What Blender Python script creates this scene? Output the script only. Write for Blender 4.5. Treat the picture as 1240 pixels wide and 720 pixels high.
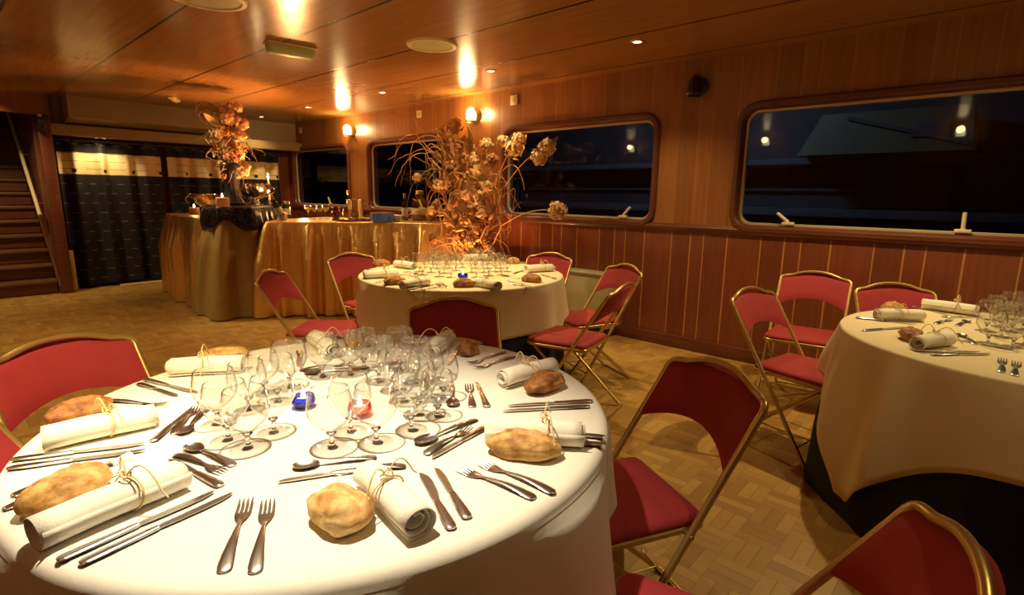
import bpy, bmesh, math, random
from mathutils import Vector, Matrix, noise
from mathutils.geometry import tessellate_polygon
for _o in list(bpy.data.objects):
    bpy.data.objects.remove(_o)
SC = bpy.context.scene
COL = SC.collection
PI = math.pi
# ------------------------------------------------------------------ camera
EYE = Vector((0, 0, 1.32))
FOC, PITCH, YAW, ROLL = 647.4, 0.190894, 0.833235, 0.01353
FW = Vector((math.sin(YAW)*math.cos(PITCH), math.cos(YAW)*math.cos(PITCH), -math.sin(PITCH)))
_r = Vector((math.cos(YAW), -math.sin(YAW), 0)); _u = _r.cross(FW)
RT = _r*math.cos(ROLL) + _u*math.sin(ROLL); UP = -_r*math.sin(ROLL) + _u*math.cos(ROLL)
cam = bpy.data.cameras.new('camera'); camo = bpy.data.objects.new('camera', cam); COL.objects.link(camo)
cam.sensor_width = 36; cam.lens = FOC/1240*36; cam.clip_start = .02; cam.clip_end = 200
camo.matrix_world = Matrix(((RT.x, UP.x, -FW.x, 0), (RT.y, UP.y, -FW.y, 0), (RT.z, UP.z, -FW.z, EYE.z), (0, 0, 0, 1)))
SC.camera = camo
# ------------------------------------------------------------------ view, world, lamps
SC.view_settings.view_transform = 'Standard'; SC.view_settings.look = 'None'
SC.view_settings.gamma = 1; SC.view_settings.use_curve_mapping = False
SC.view_settings.exposure = 0.55
SC.cycles.transparent_max_bounces = 24
SC.cycles.max_bounces = 8
SC.cycles.caustics_reflective = False; SC.cycles.caustics_refractive = False
SC.cycles.use_adaptive_sampling = False
SC.cycles.use_denoising = True
SC.cycles.sample_clamp_indirect = 4
W = bpy.data.worlds.new('night_sky'); SC.world = W; W.use_nodes = True
W.node_tree.nodes['Background'].inputs[0].default_value = (.25, .5, 1, 1)
W.node_tree.nodes['Background'].inputs[1].default_value = .004
CE = 2.409; XW = 4.40; XL = -1.15; YB = 9.2; YF = -2.6
WARM = (1, .75, .36); AMBER = (1, .45, .15)
def lamp(name, kind, loc, energy, color=WARM, size=.05, aim=None, spot=80, blend=.5):
    l = bpy.data.lights.new(name, kind); l.energy = energy; l.color = color
    if kind == 'AREA': l.size = size
    else: l.shadow_soft_size = size
    if kind == 'SPOT': l.spot_size = math.radians(spot); l.spot_blend = blend
    o = bpy.data.objects.new(name, l); COL.objects.link(o); o.location = loc
    if aim is not None:
        o.rotation_euler = (Vector(aim)-Vector(loc)).to_track_quat('-Z', 'Y').to_euler()
    return o
RIGHT_ROW = [(-1.0, 26), (.55, 75), (2.125, 40), (3.6, 40), (5.29, 45), (6.99, 45), (8.42, 30)]
LEFT_ROW = [(3.7, 34), (5.4, 62), (7.0, 50)]
lamp('downlight_or_fill', 'SPOT', (-.34, 1.25, CE-.03), 150, WARM, .025, (.22, 2.25, .45), 62, .7)
for y, e in RIGHT_ROW:
    lamp('downlight_or_fill', 'SPOT', (3.64, y, CE-.03), e, WARM, .025, (3.64, y, 0), 115, .8)
for y, e in LEFT_ROW:
    lamp('downlight_or_fill', 'SPOT', (-.34, y, CE-.03), e, WARM, .025, (.05, y, 0), 110, .8)
lamp('downlight_or_fill', 'SPOT', (.50, 1.12, CE-.03), 150, (1, .85, .58), .03, (.50, 1.02, 0), 62, .9)
lamp('downlight_or_fill', 'SPOT', (1.5, 6.7, CE-.03), 85, WARM, .03, (2.9, 5.3, .4), 75, .8)  # added fill from the left, brings out the folds of the buffet cloth
lamp('downlight_or_fill', 'SPOT', (2.25, 3.1, CE-.03), 120, WARM, .03, (2.5, 2.9, 0), 78, .8)
lamp('downlight_or_fill', 'SPOT', (1.95, -.35, CE-.03), 20, WARM, .03, (1.95, -.2, 0), 130, .8)  # weak added fill for the cloth skirts and chair backs, no fitting
lamp('downlight_or_fill', 'SPOT', (.5, 8.2, CE-.03), 60, WARM, .03, (.4, 9.3, .5), 110, .8)  # added light that lifts the dark stairs, no fitting
lamp('plant_uplight', 'SPOT', (3.45, 3.75, .10), 90, AMBER, .06, (3.95, 4.2, 1.5), 75, .7)
lamp('plant_uplight', 'SPOT', (3.55, 4.10, .08), 26, AMBER, .06, (4.1, 4.5, 2.4), 130, .6)
lamp('plant_uplight', 'SPOT', (2.95, 6.05, 1.06), 110, AMBER, .05, (2.42, 6.5, 2.0), 80, .6)
lamp('buffet_uplight', 'SPOT', (3.3, 6.6, 1.1), 90, AMBER, .06, (3.0, 6.0, 2.4), 150, .6)
# ------------------------------------------------------------------ helpers
def at(px, py, z):
    """point on the horizontal plane z seen at a pixel of the 1240x720 photograph"""
    d = FW + RT*((px-620)/FOC) - UP*((py-360)/FOC)
    return EYE + d*((z-EYE.z)/d.z)
class MB:
    def __init__(s): s.v = []; s.f = []; s.mi = []; s.cur = 0
    def add(s, vs, fs):
        o = len(s.v); s.v += [tuple(v) for v in vs]
        s.f += [tuple(i+o for i in f) for f in fs]; s.mi += [s.cur]*len(fs); return s
    def box(s, c, d, rz=0, bev=0):
        bm = bmesh.new(); bmesh.ops.create_cube(bm, size=1)
        for v in bm.verts: v.co = Vector((v.co.x*d[0], v.co.y*d[1], v.co.z*d[2]))
        if bev: bmesh.ops.bevel(bm, geom=bm.edges[:], offset=bev, segments=2, affect='EDGES', profile=.5)
        M = Matrix.Translation(c) @ Matrix.Rotation(rz, 4, 'Z')
        bm.verts.index_update()
        s.add([M @ v.co for v in bm.verts], [[v.index for v in f.verts] for f in bm.faces]); bm.free(); return s
    def tube(s, path, r, n=8, closed=False, flat=1.0):
        P = [Vector(p) for p in path]; m = len(P)
        R = r if isinstance(r, (list, tuple)) else [r]*m
        T = []
        for i in range(m):
            a = P[(i-1) % m] if (closed or i > 0) else P[i]; b = P[(i+1) % m] if (closed or i < m-1) else P[i]
            t = (b-a); T.append(t.normalized() if t.length > 1e-9 else Vector((0, 0, 1)))
        ref = Vector((0, 0, 1)) if abs(T[0].z) < .9 else Vector((1, 0, 0))
        nv = (ref - T[0]*ref.dot(T[0])).normalized(); rings = []
        for i in range(m):
            nv = nv - T[i]*nv.dot(T[i])
            if nv.length < 1e-6: nv = T[i].orthogonal()
            nv.normalize(); bv = T[i].cross(nv)
            rings.append([P[i] + nv*(R[i]*flat*math.cos(2*PI*k/n)) + bv*(R[i]*math.sin(2*PI*k/n)) for k in range(n)])
        vs = [p for q in rings for p in q]; fs = []
        for i in range(m if closed else m-1):
            a = i*n; b = ((i+1) % m)*n
            for k in range(n):
                fs.append((a+k, a+(k+1) % n, b+(k+1) % n, b+k))
        if not closed:
            fs.append(tuple(range(n-1, -1, -1))); fs.append(tuple((m-1)*n+k for k in range(n)))
        return s.add(vs, fs)
    def lathe(s, prof, n=24, c=(0, 0, 0)):
        vs = []; fs = []; m = len(prof)
        for r, z in prof:
            for k in range(n):
                a = 2*PI*k/n; vs.append((c[0]+r*math.cos(a), c[1]+r*math.sin(a), c[2]+z))
        for i in range(m-1):
            for k in range(n):
                fs.append((i*n+k, i*n+(k+1) % n, (i+1)*n+(k+1) % n, (i+1)*n+k))
        return s.add(vs, fs)
    def loft(s, secs, closed=True, caps=True):
        n = len(secs[0]); vs = [p for q in secs for p in q]; fs = []
        for i in range(len(secs)-1):
            for k in range(n if closed else n-1):
                fs.append((i*n+k, i*n+(k+1) % n, (i+1)*n+(k+1) % n, (i+1)*n+k))
        if caps and closed:
            fs.append(tuple(range(n-1, -1, -1))); fs.append(tuple((len(secs)-1)*n+k for k in range(n)))
        return s.add(vs, fs)
    def mesh(s, name, mats, angle=40):
        me = bpy.data.meshes.new(name); me.from_pydata(s.v, [], s.f)
        for m in (mats if isinstance(mats, list) else [mats]): me.materials.append(m)
        if any(s.mi): me.polygons.foreach_set('material_index', s.mi)
        bm = bmesh.new(); bm.from_mesh(me); bmesh.ops.recalc_face_normals(bm, faces=bm.faces[:]); bm.to_mesh(me); bm.free()
        me.polygons.foreach_set('use_smooth', [True]*len(me.polygons))
        me.set_sharp_from_angle(angle=math.radians(angle)); return me
    def build(s, name, mats, parent=None, angle=40):
        return obj(name, s.mesh(name, mats, angle), parent)
def obj(name, me, parent=None):
    o = bpy.data.objects.new(name, me); COL.objects.link(o)
    if parent: o.parent = parent
    return o
def tag(o, label, cat, group=None):
    o['label'] = label; o['category'] = cat
    if group: o['group'] = group
    return o
def thing(name, label, cat, loc=(0, 0, 0), rz=0, group=None):
    o = bpy.data.objects.new(name, None); COL.objects.link(o); o.empty_display_size = .1
    o.location = loc; o.rotation_euler = (0, 0, rz); return tag(o, label, cat, group)
def struct(o): o['kind'] = 'structure'; return o
KIDS = {}
def dup(root, loc, rz, label, group=None, scale=1):
    r = root.copy(); COL.objects.link(r); r.location = loc; r.rotation_euler = (0, 0, rz); r['label'] = label
    r.scale = (scale,)*3
    if group: r['group'] = group
    if root.name not in KIDS: KIDS[root.name] = [(c, list(c.children)) for c in root.children]
    for ch, gs in KIDS[root.name]:
        c = ch.copy(); COL.objects.link(c); c.parent = r
        for g in gs:
            d = g.copy(); COL.objects.link(d); d.parent = c
    return r
def spline(P, k=5):
    P = [Vector(p) for p in P]; out = []
    for i in range(len(P)-1):
        a, b, c, d = P[max(0, i-1)], P[i], P[i+1], P[min(len(P)-1, i+2)]
        for j in range(k):
            t = j/k; out.append(.5*((2*b)+(c-a)*t+(2*a-5*b+4*c-d)*t*t+(3*b-a-3*c+d)*t**3))
    return out+[P[-1]]
class Proto:
    """first placing moves the original, later ones copy it"""
    def __init__(s, root): s.root = root; s.used = False
    def put(s, loc, rz, label, group=None, scale=1):
        if not s.used:
            s.used = True; r = s.root; KIDS[r.name] = [(c, list(c.children)) for c in r.children]
            r.location = loc; r.rotation_euler = (0, 0, rz); r['label'] = label; r.scale = (scale,)*3
            if group: r['group'] = group
            return r
        return dup(s.root, loc, rz, label, group, scale)
ORD = ['nearest', 'second nearest', 'third nearest', 'fourth nearest', 'fifth nearest', 'sixth nearest', 'seventh nearest', 'eighth nearest', 'ninth nearest', 'tenth nearest', 'eleventh nearest', 'twelfth nearest']
CNT = ['first', 'second', 'third', 'fourth', 'fifth', 'sixth', 'seventh', 'eighth', 'ninth', 'tenth', 'eleventh', 'twelfth']
# ------------------------------------------------------------------ materials
class NT:
    def __init__(s, m): s.t = m.node_tree; s.b = s.t.nodes['Principled BSDF']
    def n(s, ty, ins={}, **kw):
        x = s.t.nodes.new(ty)
        for k, v in kw.items(): setattr(x, k, v)
        for k, v in ins.items(): s.put(x.inputs[k], v)
        return x
    def put(s, sock, v):
        if isinstance(v, bpy.types.NodeSocket): s.t.links.new(v, sock)
        elif isinstance(v, tuple) and len(v) == 3 and sock.type == 'RGBA': sock.default_value = (*v, 1)
        else: sock.default_value = v
    def math(s, op, a, b=0.0, c=None):
        i = {0: a, 1: b}
        if c is not None: i[2] = c
        return s.n('ShaderNodeMath', i, operation=op).outputs[0]
    def mix(s, f, a, b, mode='MIX'):
        x = s.n('ShaderNodeMix', data_type='RGBA', blend_type=mode)
        s.put(x.inputs[0], f); s.put(x.inputs[6], a); s.put(x.inputs[7], b); return x.outputs[2]
    def noise(s, vec, scale, detail=3, rough=.5):
        i = {'Scale': scale, 'Detail': detail, 'Roughness': rough}
        if vec is not None: i['Vector'] = vec
        return s.n('ShaderNodeTexNoise', i).outputs[0]
    def map(s, vec, scale=(1, 1, 1), rot=(0, 0, 0), loc=(0, 0, 0)):
        return s.n('ShaderNodeMapping', {'Vector': vec, 'Scale': scale, 'Rotation': rot, 'Location': loc}).outputs[0]
    def pos(s): return s.n('ShaderNodeNewGeometry').outputs['Position']
    def objc(s): return s.n('ShaderNodeTexCoord').outputs['Object']
    def ramp(s, f, stops, interp='LINEAR'):
        x = s.n('ShaderNodeValToRGB', {0: f}); r = x.color_ramp; r.interpolation = interp
        while len(r.elements) < len(stops): r.elements.new(.5)
        for e, (p, c) in zip(r.elements, stops): e.position = p; e.color = (*c, 1) if len(c) == 3 else c
        return x.outputs[0]
    def bump(s, hgt, strength=.3, dist=.01):
        s.put(s.b.inputs['Normal'], s.n('ShaderNodeBump', {'Height': hgt, 'Strength': strength, 'Distance': dist}).outputs[0])
    def sep(s, v): return s.n('ShaderNodeSeparateXYZ', {0: v}).outputs
def mat(name, col=(.5, .5, .5), rough=.5, metal=0, **kw):
    m = bpy.data.materials.new(name); m.use_nodes = True; b = m.node_tree.nodes['Principled BSDF']
    b.inputs['Base Color'].default_value = (*col, 1); b.inputs['Roughness'].default_value = rough; b.inputs['Metallic'].default_value = metal
    for k, v in kw.items():
        q = b.inputs[k.replace('_', ' ')]; q.default_value = (*v, 1) if q.type == 'RGBA' and len(v) == 3 else v
    return m
def noisy(name, c1, c2, scale, rough=.5, metal=0, bump=0, bscale=None, stretch=(1, 1, 1), detail=3, **kw):
    m = mat(name, c1, rough, metal, **kw); t = NT(m); v = t.map(t.objc(), stretch)
    n = t.noise(v, scale, detail); t.put(t.b.inputs['Base Color'], t.mix(t.ramp(n, [(.3, (0, 0, 0)), (.7, (1, 1, 1))]), c1, c2))
    if bump: t.bump(t.noise(v, bscale or scale*3, 4), bump, .004)
    return m
M = {}
M['linen'] = noisy('white_linen', (.80, .76, .68), (.84, .80, .72), 3, .85, 0, .12, 60)
M['cream'] = noisy('cream_linen', (.74, .62, .38), (.78, .66, .42), 3, .85, 0, .12, 60)
M['navy'] = noisy('navy_cloth', (.008, .009, .03), (.012, .013, .045), 4, .85, 0, .1, 80)
M['napkin'] = noisy('napkin_linen', (.84, .78, .66), (.88, .83, .72), 8, .9, 0, .15, 250)
M['raffia'] = noisy('raffia', (.70, .52, .22), (.80, .64, .32), 40, .7)
M['velvet'] = noisy('red_velvet', (.31, .018, .026), (.37, .024, .031), 6, .8, 0, .15, 200, Sheen_Weight=.6, Sheen_Roughness=.4, Sheen_Tint=(1, .25, .2))
M['gold'] = noisy('gold_lacquered_tube', (.60, .42, .14), (.66, .47, .17), 5, .32, .75)
M['steel'] = mat('cutlery_steel', (.82, .82, .80), .24, 1)
M['blade'] = mat('knife_blade_steel', (.80, .80, .78), .28, 1)
M['silver'] = mat('polished_silver', (.80, .74, .62), .10, 1)
M['brass'] = noisy('aged_brass', (.50, .34, .12), (.38, .25, .08), 12, .35, .9)
M['dark_metal'] = noisy('dark_bronze', (.05, .04, .025), (.09, .07, .04), 10, .45, .6)
M['ivory'] = mat('ivory_plastic', (.75, .62, .38), .45)
M['crust'] = None
def crust(name, a, b, c):
    m = mat(name, a, .65); t = NT(m); v = t.objc(); n = t.noise(v, 22, 5, .6); n2 = t.noise(v, 120, 3)
    col = t.ramp(n, [(.36, c), (.48, a), (.62, b)]); t.put(t.b.inputs['Base Color'], col)
    t.bump(t.math('ADD', n, t.math('MULTIPLY', n2, .4)), .5, .006); return m
M['crust'] = crust('golden_crust', (.54, .28, .07), (.70, .45, .16), (.30, .12, .028))
M['crust_pale'] = crust('floured_crust', (.64, .39, .13), (.76, .54, .25), (.44, .22, .06))
M['crust_dark'] = crust('dark_crust', (.34, .13, .03), (.52, .25, .07), (.16, .05, .015))
def emit(name, col, s):
    m = mat(name, col, .5); b = m.node_tree.nodes['Principled BSDF']
    b.inputs['Emission Color'].default_value = (*col, 1); b.inputs['Emission Strength'].default_value = s; return m
M['flame'] = emit('candle_flame', (1, .72, .35), 30)
M['bulb'] = emit('lit_opal_glass', (1, .74, .36), 14)
M['bulb_dim'] = emit('lit_frosted_glass', (1, .78, .42), 6)
M['led'] = emit('lit_downlight_lens', (1, .72, .36), 9)
M['wax'] = mat('candle_wax_added_glow', (.85, .70, .55), .5, 0, Subsurface_Weight=.3, Emission_Color=(1, .45, .18), Emission_Strength=.5)  # flame light inside the wax is put in as a faint emission
def glass(name, tint, edge, refl=1.0, rough=.02):
    """thin clear glass: straight-through light plus a Fresnel reflection, greyer where seen edge-on"""
    m = bpy.data.materials.new(name); m.use_nodes = True; nt = m.node_tree; nt.nodes.clear()
    N = nt.nodes.new; L = nt.links.new
    lw = N('ShaderNodeLayerWeight'); lw.inputs[0].default_value = .35
    rp = N('ShaderNodeValToRGB'); rp.color_ramp.elements[0].position = .35; rp.color_ramp.elements[0].color = (*tint, 1)
    rp.color_ramp.elements[1].position = .98; rp.color_ramp.elements[1].color = (*edge, 1)
    L(lw.outputs['Facing'], rp.inputs[0])
    tr = N('ShaderNodeBsdfTransparent'); L(rp.outputs[0], tr.inputs[0])
    gl = N('ShaderNodeBsdfGlossy'); gl.inputs['Roughness'].default_value = rough
    lf = N('ShaderNodeLayerWeight'); lf.inputs[0].default_value = .5
    pw = N('ShaderNodeMath'); pw.operation = 'POWER'; pw.inputs[1].default_value = 5; L(lf.outputs['Facing'], pw.inputs[0])
    fr = N('ShaderNodeMath'); fr.operation = 'MULTIPLY_ADD'; fr.inputs[1].default_value = .90; fr.inputs[2].default_value = .045; L(pw.outputs[0], fr.inputs[0])
    mu = N('ShaderNodeMath'); mu.operation = 'MULTIPLY'; mu.inputs[1].default_value = refl; mu.use_clamp = True
    L(fr.outputs[0], mu.inputs[0]); mx = N('ShaderNodeMixShader'); L(mu.outputs[0], mx.inputs[0]); L(tr.outputs[0], mx.inputs[1]); L(gl.outputs[0], mx.inputs[2])
    out = N('ShaderNodeOutputMaterial'); L(mx.outputs[0], out.inputs[0]); return m
M['glass'] = glass('clear_stemware', (.98, .98, .965), (.60, .58, .52), 2.6, .06)
M['glass_thick'] = glass('clear_glass_foot', (.985, .98, .97), (.34, .32, .26), 2.0, .05)
M['glass_stem'] = mat('clear_glass_stem', (1, 1, 1), .02, 0, Transmission_Weight=1.0, IOR=1.45)
M['pane'] = glass('window_pane', (.86, .92, .96), (.5, .6, .7), .55, .004)
M['blue_glass'] = glass('blue_glass', (.10, .16, .75), (.02, .03, .2), 1.3)
M['pink_glass'] = glass('pink_glass', (.85, .35, .35), (.4, .1, .1), 1.3)
M['amber_glass'] = glass('amber_glass', (.85, .55, .18), (.3, .15, .03), 1.4)
M['green_glass'] = glass('green_bottle_glass', (.45, .42, .10), (.08, .07, .01), 1.5)
M['carafe_glass'] = glass('carafe_glass', (.92, .80, .50), (.50, .36, .12), 2.2, .05)
# wood
def wall_wood():
    m = mat('varnished_plank_wall', (.3, .1, .03), .34); t = NT(m); p = t.pos(); x, y, z = t.sep(p)
    u = t.math('FRACT', t.math('DIVIDE', t.math('SUBTRACT', 40*.744+4.073, y), .744))
    S = [0, .196/.744, .459/.744, .630/.744]; w = .0075
    seam = t.ramp(u, [(0, (1,)*3), (w, (0,)*3), (S[1]-w, (1,)*3), (S[1]+w, (0,)*3), (S[2]-w, (1,)*3), (S[2]+w, (0,)*3), (S[3]-w, (1,)*3), (S[3]+w, (0,)*3), (1-w, (1,)*3)], 'CONSTANT')
    tone = t.ramp(u, [(0, (.9,)*3), (S[1], (1.0,)*3), (S[2], (.78,)*3), (S[3], (.94,)*3)], 'CONSTANT')
    cell = t.math('FLOOR', t.math('DIVIDE', y, .372))
    wn = t.n('ShaderNodeTexWhiteNoise', {'W': cell}, noise_dimensions='1D').outputs[0]
    g = t.noise(t.map(p, (14, 14, .8)), 3.0, 5, .6)
    g2 = t.noise(t.map(p, (1, 1, .4)), 1.6, 3)
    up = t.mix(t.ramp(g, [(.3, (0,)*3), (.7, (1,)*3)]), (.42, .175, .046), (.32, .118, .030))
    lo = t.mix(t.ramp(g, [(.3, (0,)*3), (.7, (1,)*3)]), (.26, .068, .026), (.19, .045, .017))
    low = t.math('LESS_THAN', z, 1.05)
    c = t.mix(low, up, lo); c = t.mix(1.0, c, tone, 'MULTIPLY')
    c = t.mix(t.math('MULTIPLY', g2, .35), c, (.16, .045, .014))
    c = t.mix(t.math('MULTIPLY', seam, t.math('MULTIPLY_ADD', low, .5, .28)), c, (.60, .27, .08))  # highlights along the seams painted in as lighter lines
    t.put(t.b.inputs['Base Color'], c); t.put(t.b.inputs['Roughness'], t.math('MULTIPLY_ADD', g, .15, .26))
    t.b.inputs['Coat Weight'].default_value = .25; t.b.inputs['Coat Roughness'].default_value = .2
    t.bump(t.math('SUBTRACT', t.math('MULTIPLY', g, .2), seam), .25, .003); return m
M['wall'] = wall_wood()
def ceil_wood():
    m = mat('varnished_plywood_ceiling', (.3, .13, .03), .25); t = NT(m); p = t.pos(); x, y, z = t.sep(p)
    u = t.math('FRACT', t.math('DIVIDE', t.math('ADD', x, .745*10-1.25-.3725), .745))
    seam = t.math('LESS_THAN', t.math('ABSOLUTE', t.math('SUBTRACT', u, .5)), .0125)
    g = t.noise(t.map(p, (9, .5, 1)), 3, 5, .6); b = t.noise(t.map(p, (1.2, .7, 1)), 1.3, 3)
    c = t.mix(t.ramp(g, [(.3, (0,)*3), (.7, (1,)*3)]), (.44, .205, .055), (.35, .15, .036))
    c = t.mix(t.math('MULTIPLY', b, .55), c, (.22, .09, .022))
    c = t.mix(seam, c, (.006, .003, .001)); t.put(t.b.inputs['Base Color'], c)
    t.put(t.b.inputs['Roughness'], t.math('MULTIPLY_ADD', b, .12, .16)); t.b.inputs['Specular IOR Level'].default_value = .6
    wv = t.noise(t.map(p, (2.5, 2.5, 1)), 1.0, 2)
    t.bump(t.math('SUBTRACT', t.math('MULTIPLY', wv, 1.2), t.math('MULTIPLY', seam, .5)), .5, .006); return m
M['ceil'] = ceil_wood()
def parquet():
    m = mat('mosaic_parquet', (.4, .22, .06), .38); t = NT(m); p = t.pos()
    k = .155
    x, y, z = t.sep(t.map(p, (1/k, 1/k, 1), (0, 0, .0)))
    fx = t.math('FLOOR', x); fy = t.math('FLOOR', y)
    par = t.math('MODULO', t.math('ABSOLUTE', t.math('ADD', fx, fy)), 2.0)
    s = t.mix(par, t.n('ShaderNodeCombineXYZ', {0: t.math('FRACT', x), 1: 0.0, 2: 0.0}).outputs[0], t.n('ShaderNodeCombineXYZ', {0: t.math('FRACT', y), 1: 0.0, 2: 0.0}).outputs[0])
    sv = t.math('MULTIPLY', t.sep(s)[0], 3.0)
    fs = t.math('FRACT', sv)
    rid = t.n('ShaderNodeTexWhiteNoise', {'Vector': t.n('ShaderNodeCombineXYZ', {0: fx, 1: fy, 2: t.math('FLOOR', sv)}).outputs[0]}, noise_dimensions='3D').outputs[0]
    g = t.noise(t.map(p, (5, 5, 1)), 6, 5, .65)
    c = t.ramp(rid, [(0, (.36, .19, .042)), (.5, (.48, .28, .066)), (1, (.58, .36, .092))])
    c = t.mix(t.math('MULTIPLY', g, .45), c, (.22, .10, .022))
    edge = t.math('LESS_THAN', t.math('MINIMUM', fs, t.math('SUBTRACT', 1.0, fs)), .035)
    c = t.mix(t.math('MULTIPLY', edge, .55), c, (.12, .05, .012))
    t.put(t.b.inputs['Base Color'], c); t.put(t.b.inputs['Roughness'], t.math('MULTIPLY_ADD', g, .2, .30))
    t.bump(t.math('SUBTRACT', 1.0, edge), .08, .002); return m
M['floor'] = parquet()
def plainwood(name, a, b, rough=.35, stretch=(1, 1, 14)):
    return noisy(name, a, b, 3, rough, 0, .05, 6, stretch, 5, Coat_Weight=.2)
M['mahog'] = plainwood('mahogany_trim', (.16, .045, .018), (.10, .026, .011))
M['mahog_h'] = plainwood('mahogany_rail', (.17, .046, .018), (.11, .028, .011), .35, (10, .8, 10))
M['panel'] = plainwood('varnished_panel', (.26, .085, .028), (.20, .062, .020), .3, (8, 8, .8))
M['stair_wood'] = plainwood('worn_stair_wood', (.20, .09, .03), (.14, .06, .02), .5, (.8, 10, 10))
M['soffit'] = noisy('painted_soffit', (.34, .22, .085), (.31, .20, .075), 2, .5)
M['lame'] = None
def lame():
    m = mat('gold_lame', (.90, .60, .20), .26, .9); t = NT(m); p = t.objc()
    n = t.noise(t.map(p, (6, 6, 2)), 4, 4, .6); n2 = t.noise(p, 60, 3)
    t.put(t.b.inputs['Base Color'], t.mix(n, (.88, .54, .16), (.98, .72, .32)))
    t.put(t.b.inputs['Roughness'], t.math('MULTIPLY_ADD', n2, .25, .2))
    t.bump(t.math('ADD', n, t.math('MULTIPLY', n2, .3)), .55, .02); return m
M['lame'] = lame()
M['gold_cloth'] = noisy('matt_gold_cloth', (.30, .19, .05), (.36, .23, .07), 6, .6, .2, .2, 90)
def sequin():
    m = mat('black_sequins', (.01, .009, .012), .3); t = NT(m)
    v = t.n('ShaderNodeTexVoronoi', {'Vector': t.objc(), 'Scale': 70.0})
    t.put(t.b.inputs['Base Color'], t.ramp(t.sep(v.outputs['Color'])[0], [(.8, (.008, .007, .010)), (.97, (.10, .08, .08))]))
    t.b.inputs['Metallic'].default_value = .5; t.bump(t.sep(v.outputs['Color'])[1], .9, .01); return m
M['sequin'] = sequin()
def curtain_m():
    m = mat('dark_striped_curtain', (.01, .01, .015), .85); t = NT(m); p = t.objc(); x, y, z = t.sep(p)
    def fr(a, k, off=0.0): return t.math('FRACT', t.math('ADD', t.math('DIVIDE', a, k), off+50))
    row = t.math('FLOOR', t.math('ADD', t.math('DIVIDE', z, .125), 50))
    du = t.math('FRACT', t.math('ADD', t.math('DIVIDE', x, .15), t.math('MULTIPLY_ADD', row, .5, 50)))
    dash = t.math('MULTIPLY', t.math('LESS_THAN', du, .42), t.math('LESS_THAN', fr(z, .125), .07))
    dark = t.mix(dash, (.009, .008, .014), (.20, .15, .085))
    bd = t.math('MULTIPLY', t.math('LESS_THAN', fr(x, .26), .62), t.math('LESS_THAN', fr(z, .10, .35), .06))
    cream = t.mix(bd, (.78, .60, .32), (.12, .08, .04))
    dx = t.math('SUBTRACT', fr(x, .33, .2), .5); dz = t.math('SUBTRACT', z, 1.545)
    r = t.math('SQRT', t.math('ADD', t.math('POWER', t.math('MULTIPLY', dx, .33), 2.0), t.math('POWER', dz, 2.0)))
    cream = t.mix(t.math('LESS_THAN', r, .024), cream, (.02, .016, .014))
    inb = t.math('MULTIPLY', t.math('GREATER_THAN', z, 1.50), t.math('LESS_THAN', z, 1.775))
    t.put(t.b.inputs['Base Color'], t.mix(inb, dark, cream)); return m
M['curtain'] = curtain_m()
M['twig'] = noisy('copper_brown_twig', (.42, .20, .07), (.28, .11, .035), 9, .55)
M['twig_pale'] = noisy('pale_willow_twig', (.62, .38, .16), (.50, .26, .09), 9, .55)
M['bloom'] = noisy('dried_bloom', (.74, .50, .26), (.60, .34, .14), 20, .8)
M['bloom_rust'] = noisy('rust_dried_bloom', (.48, .20, .08), (.34, .12, .04), 20, .8)
M['leaf'] = noisy('dried_leaf', (.40, .22, .07), (.28, .13, .04), 14, .7)
M['pod'] = noisy('pale_dried_pod', (.62, .46, .20), (.48, .32, .11), 10, .7)
M['black_vase'] = noisy('black_ceramic', (.012, .010, .010), (.02, .016, .014), 5, .3)
M['label_paper'] = noisy('paper_label', (.72, .62, .42), (.66, .55, .36), 12, .7)
M['white_china'] = mat('white_china', (.82, .76, .64), .25)
M['wine'] = mat('dark_wine_bottle', (.03, .035, .012), .12, 0, Coat_Weight=.5)
M['stone'] = None
def stone():
    m = mat('night_quay_stone', (.05, .07, .09), .8); t = NT(m); p = t.pos()
    br = t.n('ShaderNodeTexBrick', {'Vector': t.map(p, (1, 1, 1), (PI/2, 0, PI/2)), 'Color1': (.16, .22, .27), 'Color2': (.22, .29, .34), 'Mortar': (.01, .013, .016), 'Scale': 1.0, 'Mortar Size': .018, 'Brick Width': 1.7, 'Row Height': .24})
    n = t.noise(p, 2.5, 4); t.put(t.b.inputs['Base Color'], t.mix(t.math('MULTIPLY', n, .6), br.outputs[0], (.03, .045, .06))); return m
M['stone'] = stone()
M['quay_timber'] = noisy('weathered_timber', (.05, .065, .08), (.03, .04, .05), 4, .8)
M['hull'] = noisy('ochre_hull_paint', (.075, .06, .018), (.055, .045, .014), 2, .6)
M['rad'] = noisy('cream_painted_metal', (.55, .50, .30), (.50, .45, .26), 3, .5)
M['black'] = mat('matt_black', (.012, .011, .011), .5)
M['window_metal'] = noisy('cream_window_metal', (.66, .54, .32), (.60, .48, .28), 4, .35, .4)
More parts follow.
